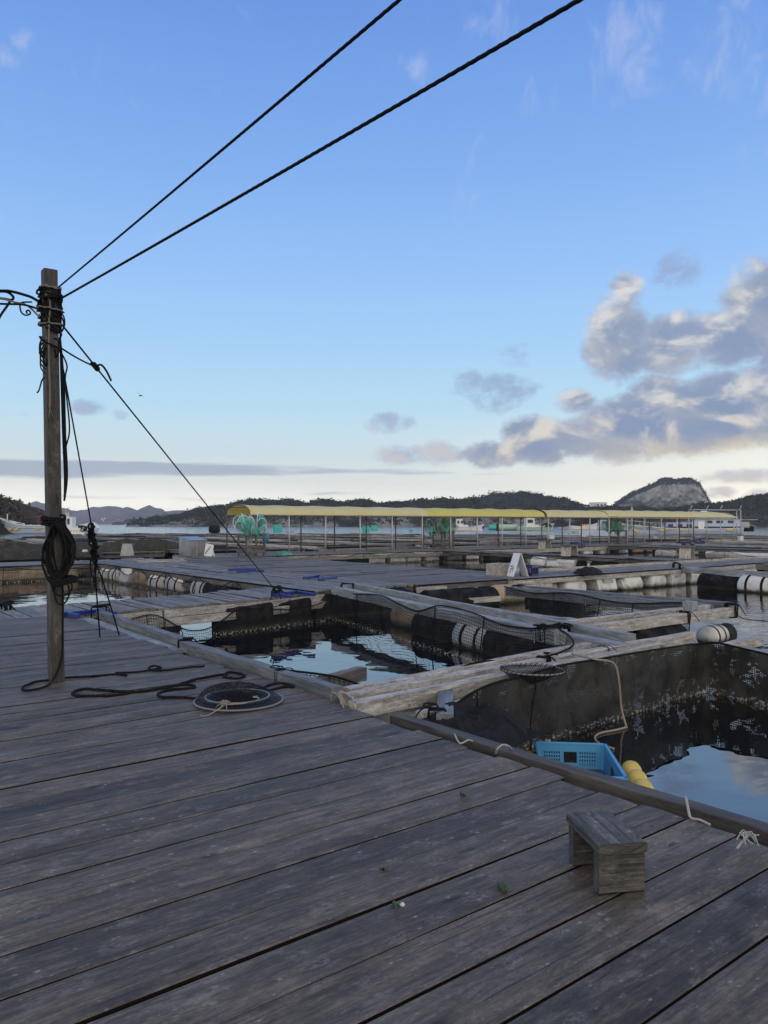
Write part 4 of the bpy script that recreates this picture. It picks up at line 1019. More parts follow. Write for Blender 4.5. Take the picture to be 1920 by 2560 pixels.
# ropes leaving to the left
def lrope(label, pts, r, mat='rope'):
    mb = MB(); mb.tube(spline(pts, 8), r, 7); return one(mb, 'rope', M[mat], label, 'rope', smooth=True)
dP = 6.9
lrope('thick dark rope running off to the left from the post lashing', [PO(3.36, -.06, -.06), PD(82, 745, dP), PD(60, 737, dP), PD(30, 729, dP), PD(8, 727, dP - .05), PD(-60, 728, dP - .1), PD(-160, 722, dP - .2)], .013)
lrope('grey cord slanting off to the left from the post', [PO(3.2, -.06, -.06), PD(70, 765, dP), PD(35, 755, dP - .02), PD(0, 745, dP - .05), PD(-160, 700, dP - .2)], .0085, 'greyrope')
lrope('level thin black rope going left from the post lashing', [PO(3.31, -.06, -.06), PD(60, 762, dP), PD(20, 760, dP), PD(-160, 756, dP)], .010)
lrope('loop of black rope knotted round the ropes at the left edge', [PD(-30, 735, dP), PD(0, 729, dP), PD(20, 731, dP), PD(33, 742, dP), PD(28, 750, dP), PD(10, 747, dP), PD(-30, 742, dP)], .012)
lrope('frayed dark rope end dropping at the left edge', [PD(27, 750, dP), PD(18, 765, dP), PD(5, 783, dP), PD(-2, 795, dP), PD(-12, 815, dP)], .011)
lrope('small dark loop of rope dangling beside the post head', [PD(80, 755, dP), PD(56, 756, dP), PD(50, 764, dP), PD(53, 780, dP), PD(64, 788, dP), PD(76, 784, dP), PD(72, 776, dP), PD(66, 778, dP), PD(68, 784, dP)], .0075)
# hanging strands down the right side, then the coil
mb = MB()
for du, dv, r in ((.075, -.045, .008), (.085, -.055, .007), (.095, -.05, .009)):
    mb.tube(spline([PO(3.1, .07, -.05), PO(2.7, du, dv), PO(2.2, du + .006, dv), PO(1.85, du + .012, dv - .01), PO(1.62, .075, -.075)], 8), r, 6)
mb.tube(spline([PO(2.95, .08, -.06), PO(2.84, .12, -.07), PO(2.7, .105, -.06), PO(2.3, .135, -.06), PO(2.14, .11, -.06), PO(2.05, .075, -.06)], 7), .007, 6)
one(mb, 'hanging_rope', M['rope'], 'thin black strands hanging straight down the right side of the post', 'rope', smooth=True)
e = empty('rope_coil', PO(.9, .05, -.12), 'big coil of black rope hung on the front of the post', 'rope')
mb = MB(); A0 = PO(1.44, .06, -.09)
side = RT.copy(); dep = -FW
for k in range(17):
    w0 = random.uniform(.035, .15); w1 = random.uniform(.05, .15); hh = random.uniform(.44, .52); ofs = random.uniform(-.01, .05); dz = random.uniform(.0, .05)
    pts = []
    for j in range(14):
        a = 2 * math.pi * j / 14; s = math.sin(a); c = math.cos(a)
        xx = (w0 if s < 0 else w1) * s * (1 - .5 * max(0, c)) ; zz = -hh / 2 + hh / 2 * c
        pts.append(A0 + side * (xx - .035) + dep * (ofs + .03 * math.sin(a * 2 + k) + .015) + Vector((0, 0, zz - dz + random.uniform(-.008, .008))))
    mb.tube(spline(pts, 4, closed=True), random.uniform(.0085, .0115), 8, lobes=3, pitch=.03, caps=False)
mb.build('loops', M['rope'], e, smooth=False, origin=e.location)
mb = MB()
for k in range(4):
    mb.tube(spline([A0 + side * (-.11 + .01 * k) + dep * .07 + Vector((0, 0, -.50 - .014 * k)), A0 + side * -.03 + dep * .095 + Vector((0, 0, -.535 - .012 * k)), A0 + side * .05 + dep * .09 + Vector((0, 0, -.52 - .012 * k)), A0 + side * .11 + dep * .06 + Vector((0, 0, -.50 - .01 * k)), A0 + side * .085 + dep * .02 + Vector((0, 0, -.49)), A0 + side * -.06 + dep * .02 + Vector((0, 0, -.51))], 5, closed=True), .011, 7, caps=False)
mb.tube(spline([A0 + side * .09 + dep * .05 + Vector((0, 0, -.52)), A0 + side * .125 + dep * .06 + Vector((0, 0, -.53)), A0 + side * .13 + dep * .03 + Vector((0, 0, -.5))], 5), .02, 7)
mb.build('binding', M['rope'], e, smooth=True, origin=e.location)
mb = MB(); wrap(mb, 1.49, 1.40, 4.2, .010, .010, -1.2); mb.build('hanging_tie', M['rope'], e, smooth=True, origin=e.location)
mb = MB()
for w0, dz in ((.075, .74), (.10, .66)):
    pts = [A0 + side * (w0 * math.sin(a) * (1 if math.sin(a) > 0 else .75) + .01) + dep * .07 + Vector((0, 0, -.5 - (dz - .5) / 2 + (dz - .5) / 2 * math.cos(a))) for a in [2 * math.pi * j / 10 for j in range(10)]]
    mb.tube(spline(pts, 5, closed=True), .008, 7, caps=False)
mb.tube(spline([A0 + side * .02 + dep * .07 + Vector((0, 0, -.52)), PO(.75, .05, -.075), PO(.5, .045, -.07), PO(.25, .035, -.075), PO(.10, -.01, -.085), PO(.03, -.06, -.10)], 6), .009, 7)
mb.build('tail', M['rope'], e, smooth=True, origin=e.location)
# ropes lying on the deck
CZ = .0125
def C1(x, y): return PX(x / 2.074, 1600 + y / 2.074, CZ)
def deckrope(label, pts, r=.011, mat='rope'):
    mb = MB(); P_ = spline([C1(*p) for p in pts], 7); 
    mb.tube([p + Vector((0, 0, .004 * nz(p.x * 6, p.y * 6))) for p in P_], r, 8, lobes=3, pitch=.03); return one(mb, 'rope', M[mat], label, 'rope')
deckrope('black rope on the deck running from the post foot to a small bow knot', [(1060, 133), (940, 147), (840, 157), (790, 156), (772, 143), (800, 133), (835, 142), (785, 155), (720, 165), (660, 168), (600, 172), (640, 176), (655, 182), (600, 178), (480, 187), (370, 193), (330, 197), (245, 209), (180, 218), (125, 240), (118, 256), (150, 260), (225, 246), (262, 222)], .0095)
deckrope('long looping black rope lying on the deck in front of the post', [(1165, 178), (1185, 168), (1230, 170), (1268, 184), (1245, 197), (1195, 198), (1163, 188), (1172, 177), (1080, 192), (1000, 208), (900, 238), (800, 258), (740, 266), (690, 268), (600, 265), (510, 258), (440, 254), (395, 264), (376, 280), (410, 289), (480, 289), (560, 290), (640, 280), (720, 266), (820, 252), (900, 238), (960, 232), (1005, 236), (1005, 247), (965, 252), (880, 258), (828, 274), (822, 288), (850, 297), (920, 299), (990, 302), (1030, 308)], .012)
deckrope('stiff black ropes curving from the kerb timber to the round net', [(1320, 262), (1370, 245), (1430, 228), (1470, 226), (1510, 240), (1520, 248), (1470, 246), (1400, 262), (1350, 268)], .014)
# ---- guy ropes
gA = PO(3.24, .075, -.03); gB = PX(690, 1478, .1)
e = empty('guy_rope', gB, 'long taut black guy rope slanting from the post to the far walkway', 'rope')
line = lambda t: gA.lerp(gB, t)
tk = min([i / 400 for i in range(400)], key=lambda t: abs(proj(line(t))[0] - 240)); K = line(tk)
mb = MB(); mb.tube([line(i / 30) for i in range(31)], .0085, 8); mb.tube(sag(PO(3.0, .08, -.05), K, .012, 10), .0085, 8)
mb.build('rope', M['rope'], e, smooth=True, origin=e.location)
mb = MB(); dr = (gB - gA).normalized()
for k in range(3): mb.tube([K + dr * (.03 * k - .03) + Vector((.02 * math.cos(a), .012 * math.sin(a), .024 * math.sin(a))) for a in [2 * math.pi * j / 10 for j in range(11)]], .011, 6)
mb.tube([K - dr * .06 - RT * .02, K + dr * .05], .018, 6)
mb.tube(spline([K, K + RT * .05 + Vector((0, 0, .02)), K + RT * .10 + Vector((0, 0, -.03)), K + RT * .155 + Vector((0, 0, -.14))], 6), .0105, 7)
mb.build('knot', M['rope'], e, smooth=True, origin=e.location)
mb = MB()
for k in range(7):
    c_ = gB + Vector((random.uniform(-.05, .05), random.uniform(-.05, .05), random.uniform(-.05, .06)))
    mb.tube([c_ + Vector((.08 * math.cos(a), .05 * math.sin(a) + .02 * k / 7, .06 * math.sin(a + k))) for a in [2 * math.pi * j / 10 for j in range(11)]], .014, 6)
for px, py in ((676, 1500), (702, 1497), (724, 1490)): mb.tube(spline([gB, gB.lerp(PX(px, py, .02), .5) + Vector((0, 0, .04)), PX(px, py, .01)], 5), .011, 6)
mb.build('end_knot', M['rope'], e, smooth=True, origin=e.location)
g0 = PO(2.86, .085, -.05); g1 = PX(250, 1592, .01); g2 = PX(298, 1587, .01)
T = PL(229, 1315, (g0.x, g0.y), ((g1.x + g2.x) / 2, (g1.y + g2.y) / 2)); T2 = PL(238, 1400, (g0.x, g0.y), ((g1.x + g2.x) / 2, (g1.y + g2.y) / 2))
e = empty('guy_rope', T2, 'black guy rope with a heavy knotted middle splitting into two strands on the deck', 'rope')
mb = MB(); mb.tube([g0.lerp(T, i / 12) for i in range(13)], .0075, 7)
mb.tube(spline([T2, T2.lerp(g1, .4) + RT * -.008, g1], 6), .009, 7); mb.tube(spline([T2, T2.lerp(g2, .4) + RT * .01, g2], 6), .009, 7)
mb.tube(spline([T2 + Vector((0, 0, .12)), T2 - RT * .05 + Vector((0, 0, 0)), T2 - RT * .045 + Vector((0, 0, -.14)), T2 - RT * .0 + Vector((0, 0, -.25))], 6), .009, 7)
mb.build('rope', M['rope'], e, smooth=True, origin=e.location)
mb = MB()
for k in range(13):
    c_ = T.lerp(T2, k / 12) + RT * random.uniform(-.012, .012); rr = random.uniform(.022, .045)
    mb.tube([c_ + RT * (rr * math.cos(a)) + FW * (.02 * math.sin(a)) + Vector((0, 0, .03 * math.sin(a + k))) for a in [2 * math.pi * j / 10 for j in range(11)]], .013, 6)
mb.tube([T, T2], .016, 7)
mb.build('knots', M['rope'], e, smooth=True, origin=e.location)
# ================================================================ round nets
def hoop(name, label, c, r, z, mats, sag_z, tilt=None, ring2=None, mat='ringnet', ringr=.011):
    e = empty(name, c, label, 'net')
    return e
c = PX(597, 1757, 0)
e = empty('hoop_net', c, 'round black hoop net with two white rings lying on the deck', 'net')
mb = MB(); mb.tube([Vector((.345 * math.cos(a), .345 * math.sin(a), .022)) for a in [2 * math.pi * k / 56 for k in range(57)]], .0075, 8, caps=False)
mb.build('outer_ring', M['ring'], e, smooth=True)
io = RT * -.015 - FW * -.02
mb = MB()
for q, zz in ((0, .05), (.012, .042)): mb.tube([Vector(((.25 + q) * math.cos(a), (.25 + q) * math.sin(a), zz)) + io * (1 + q * 40) for a in [2 * math.pi * k / 48 for k in range(49)]], .0058, 8, caps=False)
mb.build('inner_ring', M['ring'], e, smooth=True)
mb = MB(); grid = []
for k in range(13):
    f = k / 12; row = []
    for j in range(49):
        a = 2 * math.pi * j / 48; d = Vector((math.cos(a), math.sin(a), 0))
        if f < .4: p = d * (.345 - .095 * f / .4) + io * (f / .4) + Vector((0, 0, .022 + .03 * f / .4))
        else: p = d * (.25 * (1 - (f - .4) / .6)) + io + Vector((0, 0, .052 - .035 * math.sin((f - .4) / .6 * 1.5)))
        back = max(0.0, d.dot((FW - RT * .5).normalized())); 
        if .02 < f < .38: p += Vector((0, 0, .075 * back * math.sin(f / .4 * math.pi)))
        row.append(p + Vector((0, 0, .004 * nz(p.x * 30, p.y * 30))))
    grid.append(row)
mb.sheet(grid); mb.build('netting', M['ringnet'], e, smooth=True)
mb = MB()      # the bag of the net bunched up inside the rings
for k in range(330):
    a = random.uniform(0, 6.28); r0 = random.uniform(.02, .24); a2 = a + random.uniform(.4, 1.2); r1 = r0 + random.uniform(-.05, .05)
    mb.tube(spline([Vector((r0 * math.cos(a), r0 * math.sin(a), .012)) + io, Vector(((r0 + r1) / 2 * math.cos((a + a2) / 2), (r0 + r1) / 2 * math.sin((a + a2) / 2), .025 + random.uniform(0, .015))) + io, Vector((r1 * math.cos(a2), r1 * math.sin(a2), .012)) + io], 3), .006, 4)
mb.build('net_bag', M['rope'], e)
mb = MB(); t0 = -FW * .27 - RT * .05
for k in range(16):
    d = Vector((random.gauss(0, 1), random.gauss(0, 1), abs(random.gauss(0, .5)))).normalized()
    mb.tube(spline([t0 + Vector((0, 0, .045)), t0 + d * .03 + Vector((0, 0, .055)), t0 + d * random.uniform(.04, .075) + Vector((0, 0, .02))], 3), .0035, 4)
mb.tube(spline([t0 + Vector((0, 0, .05)), t0 - RT * .1 - FW * .12 + Vector((0, 0, -.0)), t0 - RT * .15 - FW * .17 + Vector((0, 0, .01))], 6), .006, 5)
mb.tube(spline([t0 + Vector((0, 0, .05)), t0 + RT * .12 + FW * .03 + Vector((0, 0, .05)), t0 + RT * .2 + FW * .15 + Vector((0, 0, .04)), t0 + RT * .21 + FW * .26 + Vector((0, 0, .04)), t0 + RT * .16 + FW * .29 + Vector((0, 0, .04)), t0 + RT * .19 + FW * .32 + Vector((0, 0, .04))], 6), .0055, 5)
mb.build('tie_string', M['tanrope'], e, smooth=True)
c = PX(1332, 1674, .13)
e = empty('landing_net', c, 'small round landing net resting on the pale timbers', 'net')
tl = lambda p: Vector((p.x, p.y, p.z + .10 * p.dot(RT) * -.2))
mb = MB(); mb.tube([tl(RT * (.275 * math.cos(a)) + FW * (.25 * math.sin(a))) for a in [2 * math.pi * k / 48 for k in range(49)]], .0085, 8, caps=False)
mb.build('rim', M['ring'], e, smooth=True)
mb = MB(); mb.sheet([[tl((RT * (.275 * math.cos(a)) + FW * (.25 * math.sin(a))) * (1 - f) + (-RT * .12) * f) + Vector((0, 0, -.13 * math.sin(f * 1.57))) for a in [2 * math.pi * k / 40 for k in range(41)]] for f in [q / 8 for q in range(9)]])
mb.build('netting', M['ringnet'], e, smooth=True)
mb = MB()
pts = []
for k in range(36 * 8 + 1):
    a = 2 * math.pi * k / 288; b_ = 2 * math.pi * k / 8
    p = tl(RT * (.275 * math.cos(a)) + FW * (.25 * math.sin(a))); d = p.normalized()
    pts.append(p + d * .0135 * math.cos(b_) + Vector((0, 0, .0135 * math.sin(b_))))
mb.tube(pts, .003, 4)
mb.build('lacing', M['rope'], e)
# ================================================================ wooden stool, weed and shells on the deck
ang = math.atan2(.265, .15); e = empty('wooden_stool', (2.605, 1.887, 0), 'small weathered box shaped wooden stool on the deck planks', 'stool', rz=ang)
L_, W_, Hs = .30, .185, .2
mb = MB(); mb.beam((-L_ / 2 - .012, 0, Hs), (L_ / 2 + .012, 0, Hs), W_ + .012, .042, seg=4, jit=.0012, top=True, ch=.007); mb.build('seat', M['stool'], e)
for x in (-1, 1):
    mb = MB(); xx = x * (L_ / 2 - .025); mb.beam((xx, -W_ / 2, (Hs - .042) / 2 + .001), (xx, W_ / 2, (Hs - .042) / 2 + .001), .048, Hs - .044, ch=.008, seg=3, jit=.001); mb.build('leg', M['stool'], e)
mb = MB(); mb.beam((-L_ / 2 + .05, -W_ / 2 + .02, .1), (L_ / 2 - .05, -W_ / 2 + .02, .1), .03, .115, ch=.004); mb.build('side_board', M['stool'], e)
for i, (px, py, s, kind) in enumerate(((961, 2180, .03, 0), (1257, 2229, .055, 1), (989, 2273, .025, 0), (1155, 1991, .04, 1))):
    mb = MB(); c = PX(px, py, .004)
    for k in range(6):
        a = random.uniform(0, 6.28) if not kind else ang + .2 + random.uniform(-.3, .3) + (math.pi if k % 2 else 0); l = s * random.uniform(.5, 1.1)
        d = Vector((math.cos(a), math.sin(a), 0)); n_ = Vector((-d.y, d.x, 0)); w0 = .25 * l + .003
        mb.sheet([[c + d * (l * t) + n_ * (w0 * sgn * (1 - t * .7)) + Vector((0, 0, .006 + .02 * math.sin(t * 3 + k) ** 2 * random.uniform(.3, 1))) for sgn in (-1, 0, 1)] for t in (0, .33, .66, 1)])
    one(mb, 'seaweed', M['seaweed'], ['curled green weed scrap between the planks at centre', 'longer dark green weed strand in front of the stool', 'tiny green weed scrap beside a white shell bit', 'thin dark weed strand midway to the deck edge'][i], 'seaweed')
mb = MB(); c = PX(1006, 2264, .0); mb.lathe([(.001, .012), (.006, .010), (.010, .004), (.009, .001)], c=c, n=8); one(mb, 'shell', M['shell'], 'tiny white shell bit on the deck planks', 'shell')
# ================================================================ blue crate and yellow floats on the water
ca = PX(1345, 1858, -.36); cb = PX(1512, 1863, -.36); cc = PX(1557, 1945, -.36)
ax = (cb - ca); ay = (cc - cb); cen = ca + ax / 2 + ay / 2; la, lb_ = ax.length, ay.length; rz = math.atan2(ax.y, ax.x)
e = empty('fish_crate', (cen.x, cen.y, -.79), 'bright blue plastic fish crate afloat beside the deck', 'crate', rz=rz)
hx, hy, hz, tp = la / 2, lb_ / 2, .43, .92
def wall(mb, p, q, out, th=.006, holes=True):
    """crate side from base edge p-q with a grip hole and perforated panels"""
    p = Vector(p); q = Vector(q); out = Vector(out); d = q - p; L = d.length; d.normalize()
    P3 = lambda s, z: (p * 1.0 + d * s) * (tp + (1 - tp) * z / hz) + Vector((0, 0, z))
    xs = [0, L * .10, L * .36, L * .40, L * .60, L * .64, L * .90, L]; zs = [0, hz * .42, hz * .6, hz * .66, hz * .86, hz]
    def cell(x0, x1, z0, z1):
        a = [P3(x0, z0), P3(x1, z0), P3(x1, z1), P3(x0, z1)]
        mb.quad(a); mb.quad([v + out * th for v in reversed(a)])
    for i in range(len(xs) - 1):
        for j in range(len(zs) - 1):
            x0, x1, z0, z1 = xs[i], xs[i + 1], zs[j], zs[j + 1]
            if i == 3 and j == 3: continue
            if holes and i in (1, 5) and j in (2, 3):
                nx, nzn = 7, 3
                for k in range(nx):      # lattice bars
                    xa = x0 + (x1 - x0) * k / nx; w_ = (x1 - x0) / nx
                    for l in range(nzn):
                        za = z0 + (z1 - z0) * l / nzn; h = (z1 - z0) / nzn
                        cell(xa, xa + w_ * .45, za, za + h); cell(xa + w_ * .45, xa + w_, za, za + h * .42)
            else: cell(x0, x1, z0, z1)
mb = MB()
cs = [(-hx, -hy, 0), (hx, -hy, 0), (hx, hy, 0), (-hx, hy, 0)]; outs = [(0, -1, 0), (1, 0, 0), (0, 1, 0), (-1, 0, 0)]
for i in range(4): wall(mb, cs[i], cs[(i + 1) % 4], outs[i])
mb.build('side_walls', M['crate'], e)
mb = MB(); mb.quad([(x * tp, y * tp, .004) for x, y, _ in cs]); mb.quad([(x * tp, y * tp, -.002) for x, y, _ in reversed(cs)]); mb.build('bottom', M['crate'], e)
mb = MB()
rr = [(math.copysign(hx + .012, x) , math.copysign(hy + .012, y)) for x, y, _ in cs]
for i in range(4):
    p, q = Vector((*rr[i], hz)), Vector((*rr[(i + 1) % 4], hz)); d = (q - p).normalized()
    mb.beam(p - d * .012, q + d * .012, .028, .02, ch=.004)
for i in range(4):
    p, q = Vector((*rr[i], hz * .62)), Vector((*rr[(i + 1) % 4], hz * .62)); p *= 1; 
mb.build('rim', M['crate'], e)
mb = MB()
for x, y, _ in cs:
    mb.beam((x * tp, y * tp, .0), (x, y, hz), .03, .03, ch=.006)
mb.build('corner_post', M['crate'], e)
for k, bt in enumerate((.40, .66, .92)):
    p = cb.lerp(cc, bt) + ax.normalized() * .15; p.z = WATER + .085
    mb = MB(); mb.lathe([(.018, -.10), (.03, -.102), (.055, -.085), (.074, -.04), (.077, 0), (.074, .04), (.055, .085), (.03, .102), (.018, .10), (.018, .0)], axis='x', n=16)
    o = mb.build('float_bead', M['yellow'], smooth=True)
    o.location = p; o.rotation_euler = (0, .06, math.atan2(ay.y, ay.x) + random.uniform(-.1, .1))
    tag(o, ['yellow float bead farthest along the right side of the blue crate', 'middle yellow float bead at the side of the blue crate', 'nearest yellow float bead, its dark hole facing the deck'][k], 'float', 'yellow float beads tied to the blue crate')
p = ca.lerp(ca + ay, .12) - ax.normalized() * .07; p.z = WATER + .08
mb = MB(); mb.lathe([(.018, -.10), (.055, -.085), (.077, 0), (.055, .085), (.018, .10)], axis='x', n=14); o = mb.build('float_bead', M['yellow'], smooth=True); o.location = p; o.rotation_euler = (0, 0, math.atan2(ay.y, ay.x)); tag(o, 'yellow float bead half hidden at the left side of the blue crate', 'float', 'yellow float beads tied to the blue crate')
# tan rope over the net wall to the crate
pts = [PL(1430, 1635, (5, 4.8), (8, 5.0)), PL(1480, 1652, na, nb_) + Vector((0, -.03, .02)), PL(1523, 1662, na, nb_) + Vector((0, -.05, .02)), PL(1532, 1700, na, nb_) + Vector((0, -.07, 0)), PL(1540, 1765, na, nb_) + Vector((0, -.06, 0)), PX(1553, 1802, WATER + .01) + Vector((-.1, -.12, 0)), PX(1565, 1818, WATER + .012), PX(1540, 1825, WATER + .012), PX(1500, 1833, WATER + .012), PX(1487, 1845, WATER + .012), PX(1500, 1860, WATER + .01), PX(1535, 1872, WATER + .01)]
mb = MB(); mb.tube(spline(pts, 7), .011, 7); one(mb, 'rope', M['tanrope'], 'tan rope hanging down the net wall into the water near the crate', 'rope', smooth=True)
# pale rope ties on the deck edge
def bit(label, pts, r, mat): 
    mb = MB(); mb.tube(spline(pts, 6), r, 7); return one(mb, 'rope_tie', M[mat], label, 'rope', smooth=True)
bit('white rope tied over the brown kerb timber near the right edge', [PX(1712, 1992, .07), PX(1716, 2000, .065), PX(1722, 2030, .03), PX(1728, 2045, .01), PX(1750, 2050, .012), PX(1775, 2062, .01)], .0065, 'whiterope')
bit('white rope loop bent over the end of the brown kerb timber', [PX(1240, 1884, .01), PX(1244, 1872, .05), PX(1258, 1862, .075), PX(1272, 1866, .06), PX(1280, 1876, .0)], .0065, 'whiterope')
bit('pale rope bent over the knotty pale timber at the deck edge', [PX(872, 1742, .06), PX(880, 1744, .08), PX(887, 1755, .05), PX(891, 1768, -.03)], .0065, 'whiterope')
bit('pale rope lying across the dark net heap edge', [PX(1136, 1835, .02), PX(1150, 1858, .03), PX(1172, 1850, .03), PX(1188, 1858, -.02)], .006, 'whiterope')
mb = MB(); c = PX(845, 1738, .06)
for k in range(8):
    d = Vector((random.gauss(0, .04), random.gauss(0, .04), 0)); mb.tube(spline([c, c + d + Vector((0, 0, .02)), c + d * 2 + Vector((.03, -.02, -.05))], 4), .006, 5)
mb.tube(spline([c, PX(855, 1748, .05), PX(864, 1765, .0)], 5), .012, 6); one(mb, 'rope_tie', M['tanrope'], 'frayed tan rope knot at the corner of the kerb timber', 'rope')
mb = MB(); c = PX(1868, 2090, .075)
for k in range(9): mb.tube(spline([c, c + Vector((random.gauss(0, .02), random.gauss(0, .02), .015)), c + Vector((random.gauss(0, .03), random.gauss(0, .03), -.01))], 4), .003, 4)
mb.tube([c, c + Vector((-.09, .0, -.03))], .005, 5); one(mb, 'rope_tie', M['whiterope'], 'frayed white rope end on the kerb timber at the lower right', 'rope')
# black rope ties round timbers
def ties(label, c, d, wd, ht, n=3, r=.010):
    r *= .75
    mb = MB(); d = Vector(d).normalized(); s = Vector((d.y, -d.x, 0))
    for k in range(n):
        o = Vector(c) + d * (.03 * k - .015 * n)
        mb.tube([o + s * ((wd / 2 + r * random.uniform(.5, 1.0)) * q[0]) + Vector((0, 0, (ht / 2 + r * random.uniform(.4, .9)) * q[1])) + d * random.uniform(-.02, .02) for q in ((-1, -.8), (-1, .8), (-.8, 1), (.8, 1), (1, .8), (1, -.8), (.8, -1), (-.8, -1), (-1, -.8))], r, 6)
    for k in range(n // 2):
        a0 = random.uniform(0, 6); q0 = Vector(c) + d * random.uniform(-.08, .08) + s * random.uniform(-wd / 2, wd / 2) + Vector((0, 0, ht / 2 + r))
        mb.tube(spline([q0 + (d * math.cos(a0 + j) + s * math.sin(a0 + j)) * random.uniform(.03, .09) + Vector((0, 0, r * random.uniform(.2, 2.4))) for j in range(7)], 4), r * .9, 6)
    mb.tube(spline([Vector(c) + Vector((0, 0, ht * .6)), Vector(c) + s * .12 + Vector((0, 0, ht * .5)), Vector(c) + s * .2 + d * .06 + Vector((0, 0, -ht * .3))], 5), r * .8, 6)
    return one(mb, 'rope_tie', M['rope'], label, 'rope', smooth=True)
ties('black rope binding the joint of the two grey kerb timbers', (3.635, 8.38, .01), (0, 1, 0), .12, .12, 3, .012)
ties('black rope round the near end of the grey kerb timber', (3.575, 6.1, .012), (0, 1, 0), .115, .13, 2, .008)
ties('thick black rope tie on the pale timber beyond the landing net', (6.0, 5.06, -.01), (1, 0, 0), .13, .17, 3, .014)
ties('thin black tie round the pale timber in front of the wood block', (7.0, 5.07, .0), (1, 0, 0), .13, .17, 1, .008)
ties('big tangle of black rope at the end of the long timbers', (7.66, 6.3, .02), (-.2, -1, 0), .36, .18, 7, .014)
ties('black rope round the stub of grey timber', (pA.x + .02, pA.y + .1, -.05), dd, .12, .16, 3, .010)
ties('black rope tie on the pale timber of the right hand pen', (11.0, 6.47, -.04), (1, 0, 0), .14, .16, 3)
ties('black rope round the outer corner of the right hand pen', (12.35, 6.43, -.03), (1, 0, 0), .16, .2, 4, .013)
ties('black rope at the far end of the right hand pen timbers', (13.0, 11.7, -.06), (0, 1, 0), .36, .16, 4, .012)
ties('rope tangle on the corner of the walkway at the right', (22.3, 13.4, .06), (1, 0, 0), .2, .16, 4, .016)
ties('black rope tied where the net meets the far end of the long timbers', (9.2, 13.0, .08), (0, 1, 0), .3, .15, 3, .012)
ties('black rope bundle at the far end of the grey kerb timber', (3.78, 11.9, .05), (.3, 1, 0), .2, .18, 6, .014)
ties('knot of black rope on the corner of the cross planked walkway at far left', tuple(PX(15, 1518, .05)), (1, .2, 0), .25, .1, 4, .018)
# mooring line leaving to the right over open water
bit('thin dark mooring line running right from the outer pen corner', [(12.5, 6.4, -.05), PX(1860, 1547, -.28), PX(1960, 1556, -.34), PX(2100, 1568, -.42)], .009, 'rope')
# black net heap beside the pale timbers
def heap(name, label, c, sx, sy, hh, rz, mat, freq=6.0, n=26, amp=.35, cat='net heap', group=None):
    mb = MB(); g = []
    for i in range(n + 1):
        row = []
        for j in range(n + 1):
            x = -1 + 2 * i / n; y = -1 + 2 * j / n; q = max(0, 1 - (x * x) ** 1.2 - (y * y) ** 1.2)
            z = hh * (q ** .6) * (1 + amp * nz(x * freq * .4, y * freq * .4, c[0]) + amp * .45 * (1 - 2 * abs(nz(x * freq * .9 + 2 * y, y * freq * .9, c[1]))))
            row.append((x * sx + .08 * sx * nz(x * 4, y * 4, 9), y * sy + .08 * sy * nz(x * 4, y * 4, 5), z))
        g.append(row)
    mb.sheet(g)
    o = mb.build(name, mat, smooth=False); o.location = c; o.rotation_euler = (0, 0, rz)
    return tag(o, label, cat, group)
heap('net_heap', 'heap of black net bunched beside the deck ends and pale timbers', (3.98, 4.22, -.24), .75, .36, .20, .15, M['netpile'], 6, 60, .45)
heap('net_heap', 'brown green net heap farthest left on the rafts behind the far left walkway', (6.4, 33.2, .0), 2.2, 1.1, .62, .1, M['heap'], 9, 40)
heap('net_heap', 'dark net heap on the rafts just right of the post', (9.4, 34.0, .0), 1.5, 1.1, .55, .1, M['heap'], 9, 36)
heap('net_heap', 'long low net heap between the pale block and the steel box', (13.6, 36.5, .0), 2.3, .9, .55, -.2, M['heap'], 9, 40)
heap('net_heap', 'net heap behind the post at the left of the far rafts', (4.2, 36.0, .1), 2.2, 1.0, .6, .3, M['heap'], 9, 36)
heap('green_net', 'small heap of green net lying at the foot of the left net rack', (17.4, 29.5, .0), .5, .35, .16, .3, M['greennet'], 8, 24)
heap('green_net', 'thin heap of dark green net on the canopy walkway between posts', (23.2, 30.3, .0), .6, .4, .07, .0, M['seaweed'], 8, 24)
heap('net_heap', 'dark folded net on the walkway above the white floats', tuple(PX(1470, 1434, 0)), .6, .3, .15, .2, M['netpile'], 6, 40, .5)
# ================================================================ blue hatch frames
def hatch(label, segs):
    mb = MB()
    for a, b2 in segs: mb.beam(PX(*a, .045), PX(*b2, .045), .055, .06, ch=.004)
    return one(mb, 'hatch_frame', M['blue'], label, 'hatch')
hatch('blue painted hatch frame on the walkway corner just right of the post', [((158, 1536), (247, 1527)), ((247, 1527), (288, 1534)), ((155, 1532), (196, 1541))])
hatch('blue painted hatch frame by the knotted end of the long guy rope', [((683, 1487), (742, 1480)), ((742, 1480), (786, 1487)), ((683, 1486), (728, 1492))])
hatch('blue painted hatch frame on the long walkway beside the platform', [((759, 1445), (806, 1439)), ((797, 1448), (842, 1443)), ((806, 1439), (797, 1448))])
hatch('flat blue hatch frame farther up the long walkway', [((570, 1424), (640, 1423)), ((590, 1428), (660, 1427))])
mb = MB(); p = PX(405, 1405, .0)
for k in range(3): mb.board((p.x - .9, p.y + .25 * k, .04 + .035 * (k % 2)), (p.x + .9, p.y + .25 * k, .04 + .035 * (k % 2)), .22, .035)
one(mb, 'plank_pile', M['palebeam'], 'small pile of loose planks on the far end of the platform', 'planks')
